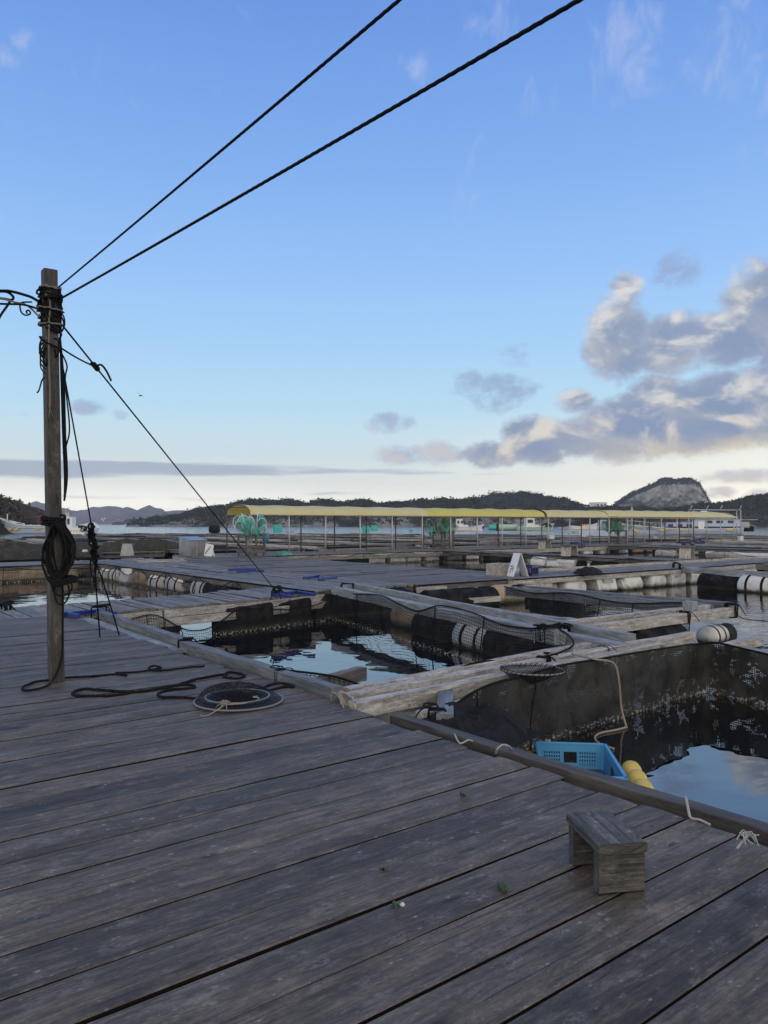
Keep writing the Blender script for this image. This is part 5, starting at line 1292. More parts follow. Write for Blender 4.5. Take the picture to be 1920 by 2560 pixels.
# ================================================================ canopy
CV0, CV1, CU0, CU1, EZ, PZ = 30.0, 32.2, 16.0, 57.9, 1.80, 2.27
can = empty('canopy', (CU0, 31.1, 0), 'long yellow tunnel canopy on thin posts above the walkway', 'canopy')
CO = can.location
def arc(u, k, n=10, dz=0.0, out=0.0):
    a = math.pi * k / n
    y = (CV0 + CV1) / 2 - ((CV1 - CV0) / 2 + .08 + out) * math.cos(a); z = EZ + dz + (PZ - EZ + out) * math.sin(a) ** .8
    return Vector((u, y, z))
def sect(u0, u1, mat, dz, lbl, endtaper=False):
    mb = MB(); rows = []; n = int((u1 - u0) / .5)
    for i in range(n + 1):
        u = u0 + (u1 - u0) * i / n; ph = ((u - CU0) / 2.0) % 1.0
        sg = -.05 * math.sin(math.pi * ph) + .01 * nz(u * 1.3)
        t = 0
        if endtaper and u > u1 - 1.6: t = ((u - u1 + 1.6) / 1.6) ** 2
        rows.append([arc(u, k, dz=dz + sg * math.sin(math.pi * k / 10) - t * .42 * math.sin(math.pi * k / 10) + (.02 * nz(u * 2, k) if k in (0, 10) else 0)) for k in range(11)])
    mb.sheet(rows); o = mb.build('roof_sheet', mat, can, smooth=True, origin=CO)
    if lbl: o['label'] = lbl
    return o
sect(CU0, 26.4, M['canopy'], 0, 'pale yellow roof sheet with the open arched end')
sect(26.42, 35.6, M['canopy2'], .0, 'brighter yellow middle roof sheet')
sect(35.75, 41.8, M['canopy'], .0, None)
sect(41.82, CU1 + .6, M['canopy'], .05, 'pale yellow roof sheet with the sloping far end', True)
for i in range(22):
    u = CU0 + 2.0 * i
    if i != 10:
        mb = MB(); mb.tube([arc(u, k, out=-.03) for k in range(11)], .022, 6); mb.build('rib', M['darksteel'] if i == 0 else M['steel'], can, smooth=True, origin=CO)
    for v, mt, nm in ((CV0, 'steel', 0), (CV1, 'darksteel', 1)):
        if nm and i == 8: continue
        mb = MB(); mb.tube([(u + random.uniform(-.03, .03), v, .0), (u, v, EZ - .01)], .036 if not nm else .034, 8)
        if i > 0: mb.beam((u, v - .0, EZ - .05), (u + .18, v, EZ - .02), .03, .03, ch=.003)
        mb.build('post', M[mt], can, smooth=True, origin=CO)
for v in (CV0 - .02, CV1 + .02):
    mb = MB(); mb.tube([(CU0 - .05, v, EZ - .02), (CU1, v, EZ - .02)], .024, 6); mb.build('eave_rail', M['steel'], can, smooth=True, origin=CO)
mb = MB(); mb.tube([(CU0 + .02, CV0 + .25, EZ + .33), (CU0 + .02, CV1 - .25, EZ + .33)], .025, 6); mb.tube([(CU0, CV0, EZ - .02), (CU0, CV1, EZ - .02)], .02, 6); mb.build('end_bar', M['darksteel'], can, smooth=True, origin=CO)
for u in (35.62, 35.74):
    mb = MB(); mb.tube([arc(u, k, out=.015) for k in range(11)], .025, 5); mb.build('strap', M['black'], can, smooth=True, origin=CO)
# ================================================================ net racks with landing nets
def landing_net(label, group, mat=None, hoopr=.28, hl=1.15):
    """upright: foot of the handle at the origin"""
    e = empty('landing_net', (0, 0, 0), label, 'landing net', group)
    mb = MB(); mb.tube([(0, 0, 0), (0, 0, hl)], .014, 6); mb.build('handle', M['steel'], e, smooth=True)
    hc = hl + hoopr * .95; pts = [Vector((hoopr * .8 * math.sin(a), 0, hc - hoopr * math.cos(a))) for a in [2 * math.pi * k / 26 for k in range(27)]]
    mb = MB(); mb.tube(pts, .014, 6, caps=False); mb.build('hoop', M['whiteboard'], e, smooth=True)
    mb = MB(); g = []
    for r in range(7):
        f = r / 6; g.append([p * (1 - f) + Vector((0, .25 * f ** .7, hc - .48 * f)) * f + Vector((0, .26 * math.sin(f * 3.1), -.1 * f)) + Vector((.04 * nz(p.x * 5, f * 4, p.z * 5), .05 * nz(p.z * 5, f * 3), 0)) for p in pts])
    mb.sheet(g); mb.build('netting', mat or M['greennet'], e, smooth=True)
    return e
def rack(label, u, v, wd=.85, dp=.7, ht=.95):
    e = empty('net_rack', (u, v, .0), label, 'rack')
    for x in (-1, 1):
        for y in (-1, 1):
            mb = MB(); mb.beam((x * wd / 2, y * dp / 2, 0), (x * wd / 2, y * dp / 2, ht), .07, .06, up=(0, 1, 0)); mb.build('leg', M['brownbeam'], e)
    for z in (.2, .42, .9):
        for x in (-1, 1):
            mb = MB(); mb.beam((x * (wd / 2 + .04), -dp / 2 - .05, z), (x * (wd / 2 + .04), dp / 2 + .05, z), .03, .10); mb.build('slat', M['brownbeam'], e)
        for y in (-1, 1):
            mb = MB(); mb.beam((-wd / 2 - .06, y * (dp / 2 + .05), z + .002), (wd / 2 + .06, y * (dp / 2 + .05), z + .002), .03, .10); mb.build('slat', M['brownbeam'], e)
    return e
nproto = None
def fill_rack(u, v, n, label, group, spread=.5, seed=0):
    global nproto
    rnd = random.Random(seed)
    for k in range(n):
        if nproto is None: o = nproto = landing_net(label, group)
        else: o = copy_tree(nproto, label=label); o['group'] = group
        o.location = (u + rnd.uniform(-.25, .25), v + rnd.uniform(-.2, .2), .03)
        a = rnd.uniform(0, 6.28); lean_ = rnd.uniform(.05, spread)
        o.rotation_euler = (lean_ * math.cos(a), lean_ * math.sin(a), rnd.uniform(0, 6.28)); s = rnd.uniform(.8, 1.15); o.scale = (s, s, s)
RU, RV = uat(628, 29.45), 29.45
rack('slatted wooden rack full of green landing nets under the left canopy end', RU, RV)
fill_rack(RU, RV, 13, 'green landing net standing in the wooden rack under the left canopy end', 'landing nets in the left rack', .55, 3)
o = copy_tree(nproto, label='tan landing net hung head down beside the left rack'); o['group'] = 'landing nets in the left rack'
o.location = (RU + .75, RV + .35, 1.55); o.rotation_euler = (math.pi - .1, 0, .4); o.scale = (.75, .75, .6)
for ch in o.children:
    if ch.name.startswith('netting'): ch.data = ch.data.copy(); ch.data.materials[0] = M['palenet']
mb = MB(); mb.lathe([(.10, 0), (.13, .26), (.135, .27), (.12, .265), (.09, .01)], n=16); o = one(mb, 'bucket', M['crate'], 'pale blue bucket hanging on the left net rack', 'bucket', smooth=True); o.location = (RU + .45, RV - .5, .62)
for px, lab, grp, n, sd in ((1108, 'green landing net crowded in the rack half way along the canopy', 'landing nets in the middle rack', 13, 5), (1545, 'green landing net crowded in the far rack under the canopy', 'landing nets in the far rack', 13, 8)):
    u = uat(px, 31.4); rack('wooden rack holding green nets ' + ('half way along the canopy' if px < 1300 else 'far along the canopy'), u, 31.4); fill_rack(u, 31.4, n, lab, grp, .62, sd)
# ================================================================ sign, boxes and odd things on the walkways
bA = PX(1275, 1441, 0); bB = PX(1313, 1441, 0)
e = empty('sandwich_board', bA.lerp(bB, .5), 'white folding sign board with worn black brush strokes on the walkway', 'sign', rz=math.atan2((bB - bA).y, (bB - bA).x) + .38)
hw, hh, sp = .17, .62, .23
top_ = Vector((0, 0, hh))
for s, nm in ((-1, 'panel'), (1, 'panel')):
    mb = MB(); d = Vector((s * sp, 0, 0)); up_ = (top_ - d).normalized(); 
    mb.beam(d + Vector((0, 0, .005)), top_ + Vector((s * .014, 0, 0)), hw * 2, .018, up=(1, 0, 0), ch=.003); pn = mb.build(nm, M['whiteboard'], e)
    if s == -1:
        mb = MB(); nrm = Vector((-hh, 0, sp)).normalized(); yv = Vector((0, 1, 0)); uv_ = (top_ - d).normalized(); L = (top_ - d).length
        def stroke(pts, w_):
            P_ = [d + uv_ * (L * y) - yv * (hw * 2 * (x - .5)) + nrm * .016 for x, y in pts]
            for a, b2 in zip(P_, P_[1:]):
                dd_ = (b2 - a).normalized(); n_ = dd_.cross(nrm); mb.quad([a - n_ * w_ - dd_ * w_ * .5, b2 - n_ * w_ + dd_ * w_ * .5, b2 + n_ * w_ + dd_ * w_ * .5, a + n_ * w_ - dd_ * w_ * .5])
        stroke([(.2, .78), (.42, .86), (.62, .82)], .014); stroke([(.55, .93), (.6, .9)], .014)
        stroke([(.28, .70), (.5, .76), (.72, .72), (.66, .6), (.45, .5), (.25, .42), (.4, .43), (.6, .5), (.75, .54)], .018)
        stroke([(.3, .3), (.5, .34), (.68, .38)], .017); stroke([(.3, .18), (.42, .24)], .014); stroke([(.62, .3), (.64, .22)], .012)
        mb.build('brush_writing', M['ink'], pn)
e_ = PX(1262, 1440, 0)
def open_box(name, label, c, sx, sy, sz, rz, mat, cat, th=.025):
    e = empty(name, c, label, cat, rz=rz)
    for (x, y, a, b2) in ((0, -1, sx, th), (0, 1, sx, th), (-1, 0, th, sy - 2 * th - .004), (1, 0, th, sy - 2 * th - .004)):
        mb = MB(); mb.box((x * (sx - th) / 2, y * (sy - th) / 2, sz / 2 + .003), a, b2, sz, ch=.003); mb.build('side', M[mat], e)
    mb = MB(); mb.box((0, 0, .015), sx - .01, sy - .01, .02, ch=.002); mb.build('bottom', M[mat], e)
    return e
open_box('wooden_box', 'open wooden box standing left of the white sign', e_ + Vector((.1, .3, 0)), .55, .45, .32, .1, 'palebeam', 'box')
def slotted(label, c, sx, sy, sz, rz, mat, n=4):
    e = empty('plastic_crate', c, label, 'crate', rz=rz)
    for (a, b2, l, ang_) in ((0, -1, sx, 0), (0, 1, sx, 0), (-1, 0, sy, 1), (1, 0, sy, 1)):
        mb = MB(); th = .02
        P2 = (lambda s, z: (s, b2 * (sy / 2), z)) if not ang_ else (lambda s, z: (a * (sx / 2), s, z))
        for z, h in ((.03, .05), (sz - .03, .06)): mb.beam(P2(-l / 2, z), P2(l / 2, z), th, h, ch=.003)
        for k in range(n + 1): s = -l / 2 + .02 + (l - .04) * k / n; mb.beam(P2(s, .055), P2(s, sz - .06), th * .8, .045, up=(0, 1, 0) if not ang_ else (1, 0, 0), ch=.002)
        mb.build('side', M[mat], e)
    mb = MB(); mb.box((0, 0, .012), sx - .02, sy - .02, .02); mb.build('bottom', M[mat], e)
    return e
slotted('navy slotted plastic crate standing right of the white sign', PX(1327, 1440, 0) + Vector((.1, .15, 0)), .42, .34, .28, .3, 'navy')
slotted('navy plastic crate on the crossing walkway below the canopy', PX(1443, 1371, 0), .75, .5, .34, .2, 'navy')
slotted('blue plastic crate on the right hand walkway nearer the front', PX(1720, 1369, 0), .6, .5, .3, .2, 'navy')
slotted('dark blue plastic crate farther back at the far canopy end', PX(1746, 1361, 0), .75, .55, .32, .2, 'navy')
def trestle(label, c, rz, wd=.75, ht=.5, dp=.5):
    e = empty('trestle', c, label, 'trestle', rz=rz)
    mb = MB(); mb.beam((-wd / 2, 0, ht), (wd / 2, 0, ht), dp, .045, top=True); mb.build('top', M['brownbeam'], e)
    for s in (-1, 1):
        mb = MB(); mb.beam((s * (wd / 2 - .03), 0, .0), (s * (wd / 2 - .12), 0, ht - .047), dp * .9, .05, up=(1, 0, 0)); mb.build('leg', M['palebeam'], e)
    return e
trestle('small wooden trestle on the walkway in front of the far right white floats', PX(1717, 1396, 0), .3)
trestle('small wooden trestle below the middle of the canopy', PX(1424, 1390, 0), .2, .8, .48)
trestle('wooden trestle between the canopy posts half way along', PX(1362, 1372, 0), .1, .7, .5)
# pale tapered block and the steel box at the far end of the platform
mb = MB(); p = PX(318, 1389, 0); hb = .52
b0 = [(-.22, -.2, 0), (.22, -.2, 0), (.22, .2, 0), (-.22, .2, 0)]
mb.sweep([[Vector((x * (1 - .35 * t), y * (1 - .35 * t), hb * t)) for x, y, _ in b0] for t in (0, .5, .97, 1.0)])
o = mb.build('tapered_block', M['concrete']); o.location = p; o.rotation_euler = (0, 0, .3); tag(o, 'pale stained tapered block standing behind the platform at left', 'block')
p = PX(482, 1389, 0)
e = empty('steel_box', p, 'dented stainless steel box with sloping lid behind the platform', 'box', rz=.15)
mb = MB(); sx, sy, h0, h1 = .95, .7, .66, .80
ring = lambda x: [Vector((x, -sy / 2, 0)), Vector((x, -sy / 2, h0)), Vector((x, sy / 2, h1)), Vector((x, sy / 2, 0))]
mb.sweep([ring(-sx / 2 + sx * k / 4) for k in range(5)]); mb.build('body', M['box_steel'], e)
mb = MB(); mb.beam((-sx / 2 - .03, 0, (h0 + h1) / 2 + .02), (sx / 2 + .03, 0, (h0 + h1) / 2 + .02), sy + .1, .02, up=(0, -(h1 - h0) / sy, 1)); mb.build('lid', M['box_steel'], e)
for x in (-.02, sx / 2 - .04): mb = MB(); mb.beam((x, -sy / 2 - .012, .02), (x, -sy / 2 - .012, h0 - .03), .03, .02, up=(0, 1, 0)); mb.build('seam', M['steel'], e)
p = PX(520, 1391, 0)
e = empty('white_board', p, 'white board with a blue stripe leaning beside the steel box', 'board', rz=-.1)
mb = MB(); mb.beam((0, 0, .0), (.12, .12, .52), .36, .03, up=(0, -1, .2)); mb.build('panel', M['whiteboard'], e)
mb = MB(); mb.beam((-.14, -.02, .12), (.13, .05, .42), .03, .01, up=(0, -1, .2)); mb.build('stripe', M['blue'], e)
mb = MB(); mb.beam((.3, .05, 0), (.18, .16, .5), .05, .05); mb.build('strut', M['whiteboard'], e)
# ================================================================ tubs far out
def tub(label, px, py, wpx, hpx, group='turquoise tubs turned over on the rafts'):
    base = PX(px, py, .19); d = base.dot(FW); wd = wpx * d / F; ht = hpx * d / F
    e = empty('fish_tub', base, label, 'tub', group, rz=math.atan2(RT.y, RT.x) + .45)
    s = wd / 1.36 / 2
    mb = MB(); mb.sweep([[Vector((x * s * k, y * s * k, z)) for x, y in ((-1, -1), (1, -1), (1, 1), (-1, 1))] for k, z in ((1, 0), (.98, ht * .5), (.90, ht * .93), (.84, ht))]); mb.build('body', M['tub'], e)
    for x, y in ((0, -1), (1, 0)):
        for q in (-.45, .45):
            m2 = MB(); 
            if y: m2.beam((q * s, -s * 1.01, .04), (q * s, -s * .93, ht * .88), .09 * s, .04, up=(0, 1, 0))
            else: m2.beam((s * 1.01, q * s, .04), (s * .93, q * s, ht * .88), .09 * s, .04, up=(1, 0, 0))
            m2.build('rib', M['tub'], e)
tub('turquoise tub nearest the left canopy end, standing out against the sea', 694, 1332, 25, 20)
tub('turquoise tub in the middle of the bay, left one of a close pair', 915, 1332, 19, 17)
tub('turquoise tub, right one of the close pair in the middle of the bay', 936, 1328, 18, 15)
tub('turquoise tub hung about with green nets by the middle rack', 1081, 1338, 17, 16)
def small_box(label, px, py, wpx, hpx, mat, name='box', cat='box', rz=.4, base=.19):
    b_ = PX(px, py, base); d = b_.dot(FW); w_ = wpx * d / F; h_2 = hpx * d / F; s = w_ / 1.3
    mb = MB(); mb.sweep([[Vector((x * s / 2 * k, y * s / 2 * k, z)) for x, y in ((-1, -1), (1, -1), (1, 1), (-1, 1))] for k, z in ((1, 0), (1.03, h_2 * .8), (1.08, h_2 * .82), (1.08, h_2))])
    o = mb.build(name, M[mat]); o.location = b_; o.rotation_euler = (0, 0, math.atan2(RT.y, RT.x) + rz); return tag(o, label, cat)
small_box('pale lilac box on the rafts right of the first turquoise tub', 724, 1333, 17, 6, 'lidtub')
small_box('white tub on the rafts in line with the black canopy strap', 1377, 1347, 17, 9, 'whiteboard', 'tub', 'tub')
small_box('white box with dark lid end on the raft beside the far canopy end', 1438, 1335, 14, 8, 'concrete', 'tub', 'tub')
small_box('pale blue bin far out on the rafts left of the middle net rack', 1028, 1331, 7, 7, 'crate', 'bin', 'bin')
small_box('white plastic drum just past the far canopy end', 1851, 1352, 12, 12, 'whiteboard', 'drum', 'drum', base=0)
for i, (px, py, w_, mat, lab) in enumerate(((26, 1367, 20, 'whiteboard', 'white foam lump on the net heaps, farthest left'), (38, 1369, 13, 'foam', 'white block on the net heaps left of the post, middle of three'), (60, 1368, 14, 'foam', 'white block on the net heaps nearest the left of the post'), (207, 1372, 12, 'bluehull', 'pale blue block on the net heap right of the post'), (212, 1380, 11, 'foam', 'small white lump low on the net heap right of the post'))):
    mb = MB(); p = PX(px, py, .3); d = p.dot(FW); s = w_ * d / F; mb.beam((-s / 2, 0, s * .25), (s / 2, 0, s * .25), s * .6, s * .55, ch=s * .14, seg=3, jit=.01); o = mb.build('foam_block', M[mat]); o.location = (p.x, p.y, .3); o.rotation_euler = (0, 0, -.3 + i); tag(o, lab, 'foam block')
mb = MB(); mb.lathe([(.02, -.7), (.45, -.66), (.55, -.4), (.55, .4), (.45, .66), (.02, .7)], axis='x', n=14); o = mb.build('black_drum', M['black'], smooth=True); p = PX(536, 1331, .2); o.location = (p.x, p.y, .62); o.rotation_euler = (0, 0, -.7); tag(o, 'black barrel lying on the rafts against the sea near the headland', 'barrel')
for k, (px, lab) in enumerate(((1300, 'thin pale strut leaning in a V beneath the canopy, left one'), (1330, 'thin pale strut leaning in a V beneath the canopy, right one'))): pass
# ================================================================ boats
def boat(label, bow_px, stern_px, wl_y, B, mats, prof, cabin=None, stripe=None, boot='red', depth=None, heading=None):
    """hull lofted from stern (x=0) to bow (x=L); bow_px/stern_px are where its ends are seen"""
    d = depth or (EYE - WATER) * F / (wl_y - 1308)
    mid = PD((bow_px + stern_px) / 2, wl_y, d); mid.z = WATER
    Lx = abs(bow_px - stern_px) * d / F
    if heading is None: rz = math.atan2(RT.y, RT.x) + (0 if bow_px > stern_px else math.pi); L = Lx
    else: rz, L = heading
    e = empty('boat', mid, label, 'boat', rz=rz)
    x0 = -L / 2
    st = [(0, .86, .95), (.12, .93, .85), (.3, 1, .78), (.5, 1, .80), (.68, .86, .92), (.82, .60, 1.12), (.92, .32, 1.33), (.98, .10, 1.48), (1.0, .02, 1.52)]
    Hs = prof
    secs = []; ins = []
    for t, hb, sh in st:
        x = x0 + L * t; b2 = B / 2 * hb; z = Hs * sh; k = -.45 * (1 if t < .9 else (1 - t) / .1); rk = max(0, (t - .8)) * .0
        fl = 1.0 - .28 * (t > .6) * (t - .6) / .4
        ring = [Vector((x + L * .05 * (t > .8) * (t - .8) / .2 * q, sgn * b2 * w_, zz)) for sgn, w_, zz, q in
                ((1, 1.0, z, 1), (1, .97 * fl, z * .62, .6), (1, .90 * fl, z * .22, .2), (1, .82 * fl, .06, 0), (1, .6 * fl, -.25, 0), (1, .04, k, 0), (-1, .04, k, 0), (-1, .6 * fl, -.25, 0), (-1, .82 * fl, .06, 0), (-1, .90 * fl, z * .22, .2), (-1, .97 * fl, z * .62, .6), (-1, 1.0, z, 1))]
        secs.append(ring); ins.append((ring[0], ring[-1], z))
    n0 = MB()
    for i in range(len(secs) - 1):
        a, b2 = secs[i], secs[i + 1]
        for j in range(11):
            mi = 0 if j in (0, 10) else (1 if j in (1, 9) else (0 if j in (2, 8) else 2))
            n0.quad([a[j], b2[j], b2[j + 1], a[j + 1]], mi)
    n0.quad(list(reversed(secs[0])), 0)
    n0.build('hull', [M[mats[0]], M[mats[1]], M[boot]], e)
    dk = MB()
    for (a, b2, z), (a1, b1, z1) in zip(ins, ins[1:]):
        o = Vector((0, 0, -.28 * Hs)); dk.quad([a * 1 + o + Vector((0, -.05, 0)), b2 + o + Vector((0, .05, 0)), b1 + o, a1 + o])
    dk.build('foredeck', M[mats[2]], e)
    rl = MB()
    for s in (0, 1): rl.tube([Vector(q[s]) + Vector((0, 0, .02)) for q in ins], .06 * min(1.5, Hs), 6)
    rl.build('gunwale', M[mats[3]], e, smooth=True)
    if cabin:
        for (t0, t1, w_, z0, z1, mat, win) in cabin:
            mb = MB(); xa, xb = x0 + L * t0, x0 + L * t1; mb.sweep([[Vector((x + ((z1 - z0) * .12 if z > z0 + .1 and x == xb else 0) * -1, y * w_ / 2, z)) for y, z in ((-1, z0), (-.94, z1), (.94, z1), (1, z0))] for x in (xa, (xa + xb) / 2, xb)])
            cb_ = mb.build('cabin', M[mat], e)
            mb = MB(); mb.box(((xa + xb) / 2, 0, z1 + .04), (xb - xa) * 1.08, w_ * 1.05, .07, ch=.02); mb.build('cabin_roof', M[mat], cb_)
            for q in range(win):
                for s in (-1, 1):
                    mb = MB(); xc = xa + (xb - xa) * (q + .5) / win; ww = (xb - xa) / win * .55; mb.box((xc, s * (w_ / 2 * .972 + .0), z0 + (z1 - z0) * .62), ww, .06, (z1 - z0) * .38, ch=.01); mb.build('window', M['glass'], cb_)
    return e, L, x0, Hs, d
def bpart(e, name, mat, fn, smooth=False):
    mb = MB(); fn(mb); return mb.build(name, M[mat], e, smooth=smooth)
def fender(e, x, y, z, l=.9):
    bpart(e, 'fender', 'yellow', lambda mb: mb.tube(spline([(x - l / 2, y, z + .25), (x - l * .2, y - .08, z - .05), (x + l * .25, y - .08, z - .08), (x + l / 2, y, z + .05)], 4), [.06] + [.14] * 11 + [.06], 8), True)
# work boat at far left
e, L, x0, Hs, d = boat('pale blue fishing boat moored at far left with yellow fenders', 3, 152, 1334.5, 4.2, ('bluehull', 'bluehull', 'concrete', 'white'), 1.95, cabin=[(.04, .2, 2.2, 1.5, 3.4, 'white', 2)], boot='red')
for t in (.78, .66, .3): fender(e, x0 + L * t, 2.1 - .55 * (t > .7), .9, .9)
bpart(e, 'crane_arm', 'red', lambda mb: (mb.tube([(x0 + L * .38, 0, 1.4), (x0 + L * .38, 0, 3.2), (x0 + L * .2, 0, 3.5)], .14, 6), mb.tube([(x0 + L * .38, 0, 3.2), (x0 + L * .5, 0, 3.0)], .08, 6)))
bpart(e, 'bow_post', 'white', lambda mb: mb.tube([(x0 + L * .9, 0, 2.0), (x0 + L * .9, 0, 3.7)], .09, 6))
bpart(e, 'deck_gear', 'black', lambda mb: [mb.box((x0 + L * t, random.uniform(-.6, .6), 1.75), .6, 1.0, .4, ch=.04) for t in (.3, .45, .55, .7)])
bpart(e, 'hull_band', 'concrete', lambda mb: mb.tube([(x0 + L * t, B_, 1.12 + .4 * max(0, t - .5)) for t, B_ in ((.02, 1.83), (.3, 2.13), (.5, 2.14), (.68, 1.84), (.8, 1.32))], .06, 5))
# white boat seen from astern
dd_ = 118.0; ctr = PD(204, 1330, dd_)
hd = math.atan2(FW.y, FW.x)
e, L, x0, Hs, d = boat('white boat seen from astern with dark name lettering on its transom', 246, 164, 1331, 82 * dd_ / F, ('white', 'white', 'concrete', 'white'), 1.38, depth=dd_ + 5.5, heading=(hd + .08, 11.0), boot='black')
Bt = 82 * dd_ / F * .86
bpart(e, 'cabin', 'white', lambda mb: mb.box((x0 + 2.6, Bt * .28, 2.05), 1.9, 1.75, 1.75, ch=.06))
bpart(e, 'cabin_window', 'glass', lambda mb: (mb.box((x0 + 1.64, Bt * .28 - .35, 2.25), .06, .32, .9, ch=.01),))
bpart(e, 'cabin_door', 'lidtub', lambda mb: (mb.box((x0 + 1.63, Bt * .28 + .1, 2.15), .05, .5, 1.1, ch=.01),))
bpart(e, 'ladder', 'darksteel', lambda mb: [mb.tube([(x0 + 1.6, Bt * .28 + .55, 1.5 + .3 * k), (x0 + 1.6, Bt * .28 + .85, 1.5 + .3 * k)], .03, 5) for k in range(4)] + [mb.tube([(x0 + 1.6, Bt * .28 + q, 1.3), (x0 + 1.6, Bt * .28 + q, 2.8)], .03, 5) for q in (.55, .85)])
bpart(e, 'mast', 'steel', lambda mb: (mb.tube([(x0 + 3.0, Bt * .28 + .5, 2.9), (x0 + 3.0, Bt * .28 + .6, 4.2), (x0 + 3.0, Bt * .28 - .05, 4.45)], .07, 6), mb.box((x0 + 3.0, Bt * .28 + .25, 3.3), .3, .5, .7, ch=.05), mb.tube([(x0 + 2.9, Bt * .28 + .2, 2.95), (x0 + 2.9, Bt * .28 - 1.5, 3.0)], .03, 5)))
bpart(e, 'outdrive', 'black', lambda mb: (mb.box((x0 + .3, -Bt * .33, 1.45), .7, .7, .4, ch=.08), mb.box((x0 + .1, -Bt * .5, 1.1), .6, .3, .9, ch=.08)))
bpart(e, 'tyre_fender', 'black', lambda mb: [mb.tube([(x0 - .06, yy + .22 * math.cos(a), .95 + .22 * math.sin(a)) for a in [6.283 * k / 12 for k in range(13)]], .08, 6, caps=False) for yy in (Bt * .44, -Bt * .40)], True)
def lettering(txt, parent, size, loc, rot, mat, name='lettering'):
    cu = bpy.data.curves.new(name, 'FONT'); cu.body = txt; cu.size = size; cu.align_x = 'CENTER'; cu.extrude = .008; cu.space_character = 1.25
    o = bpy.data.objects.new(name, cu); COL.objects.link(o)
    dg = bpy.context.evaluated_depsgraph_get(); me = bpy.data.meshes.new_from_object(o.evaluated_get(dg)); bpy.data.objects.remove(o)
    me.materials.clear(); me.materials.append(mat); o = bpy.data.objects.new(name, me); COL.objects.link(o); o.parent = parent; o.location = loc; o.rotation_euler = rot
    return o
lettering('ヒーミュイム', e, .40, (x0 - .02, -.25, .62), (math.pi / 2, 0, -math.pi / 2), M['ink'])
# boats across the bay
e, L, x0, Hs, d = boat('white boat with pale blue foredeck behind the middle net rack', 1206, 1122, 1327.5, 3.0, ('white', 'white', 'bluehull', 'bluehull'), 1.15, cabin=[(.22, .44, 1.7, 1.0, 3.0, 'white', 2), (.44, .58, 1.4, .9, 1.5, 'white', 0)], boot='concrete')
bpart(e, 'hull_streaks', 'rust', lambda mb: [mb.box((x0 + L * t, -1.42, .7), .03, .03, .35, ch=.002) for t in (.3, .42, .5, .63)])
bpart(e, 'bow_fender', 'black', lambda mb: mb.tube([(x0 + L * 1.03, 0, 1.2), (x0 + L * 1.0, 0, .6)], .25, 8))
bpart(e, 'mast', 'steel', lambda mb: mb.tube([(x0 + L * .66, 0, 1.0), (x0 + L * .66, 0, 2.2)], .06, 6))
e, L, x0, Hs, d = boat('pale green boat with white wheelhouse seen between canopy posts', 1381, 1292, 1326.5, 3.2, ('greenhull', 'greenhull', 'concrete', 'white'), 1.22, cabin=[(.22, .50, 2.0, 1.0, 3.4, 'white', 1), (.5, .62, 1.6, .9, 1.5, 'white', 0)], boot='greenhull')
bpart(e, 'deck_net', 'black', lambda mb: mb.lathe([(1.4, 0), (1.2, .6), (.6, 1.0), (.05, 1.1)], c=(x0 + L * .84, 0, 1.0), n=10))
bpart(e, 'mast', 'steel', lambda mb: mb.tube([(x0 + L * .68, 0, 1.0), (x0 + L * .68, 0, 3.2)], .06, 6))
e, L, x0, Hs, d = boat('small white boat with an orange tarp near the far net rack', 1491, 1428, 1324.5, 2.8, ('white', 'white', 'orange', 'white'), 1.3, boot='concrete')
bpart(e, 'tarp', 'orange', lambda mb: mb.sweep([[Vector((x0 + L * t, y, 1.1 + z)) for y, z in ((-1.2, 0), (-.6, .55), (.6, .55), (1.2, 0))] for t in (.42, .55, .7)]))
e, L, x0, Hs, d = boat('pale blue boat half hidden by the far net rack', 1560, 1486, 1323.5, 2.8, ('bluehull', 'bluehull', 'concrete', 'white'), 1.1, cabin=[(.15, .5, 1.9, .9, 3.0, 'bluehull', 1)], boot='concrete')
e, L, x0, Hs, d = boat('grey blue low boat left of the small white boat', 1424, 1396, 1323.5, 2.4, ('bluehull', 'concrete', 'concrete', 'concrete'), .8, boot='concrete')
# the big boat at right
e, L, x0, Hs, d = boat('large white and pale blue charter boat with a navy stripe behind the canopy', 1560, 1846, 1337, 4.6, ('bluehull', 'bluehull', 'concrete', 'white'), 1.22,
    cabin=[(.02, .42, 3.2, .8, 2.62, 'bluehull', 0), (.42, .66, 3.0, .8, 2.05, 'bluehull', 3)], boot='concrete')
sy = 1.66
for s in (-1, 1): bpart(e, 'navy_stripe', 'navy', lambda mb: mb.box((x0 + L * .34, s * sy, 1.28), L * .64, .06, .28, ch=.02))
for s in (-1, 1): bpart(e, 'cabin_door', 'white', lambda mb: mb.box((x0 + L * .36, s * sy, 1.6), 1.0, .08, 1.3, ch=.02))
for s in (-1, 1):
    for t in (.1, .2, .29): bpart(e, 'cabin_window', 'glass', lambda mb: mb.box((x0 + L * t, s * 1.60, 2.2), 1.1, .06, .42, ch=.02))
bpart(e, 'roof_cover', 'red', lambda mb: mb.box((x0 + L * .49, 0, 2.62), 5.2, 2.9, .14, ch=.03))
bpart(e, 'radar_dome', 'white', lambda mb: (mb.lathe([(.1, 0), (.12, .5), (.55, .55), (.6, .7), (.55, .85), (.05, .9)], c=(x0 + L * .30, 0, 3.2), n=14)), True)
bpart(e, 'mast', 'steel', lambda mb: (mb.tube([(x0 + L * .30, 0, 2.6), (x0 + L * .30, 0, 3.3)], .08, 6), mb.tube([(x0 + L * .93, 0, 1.5), (x0 + L * .93, 0, 4.8)], .09, 6), mb.box((x0 + L * .93, 0, 4.2), .3, .3, .7, ch=.03)))
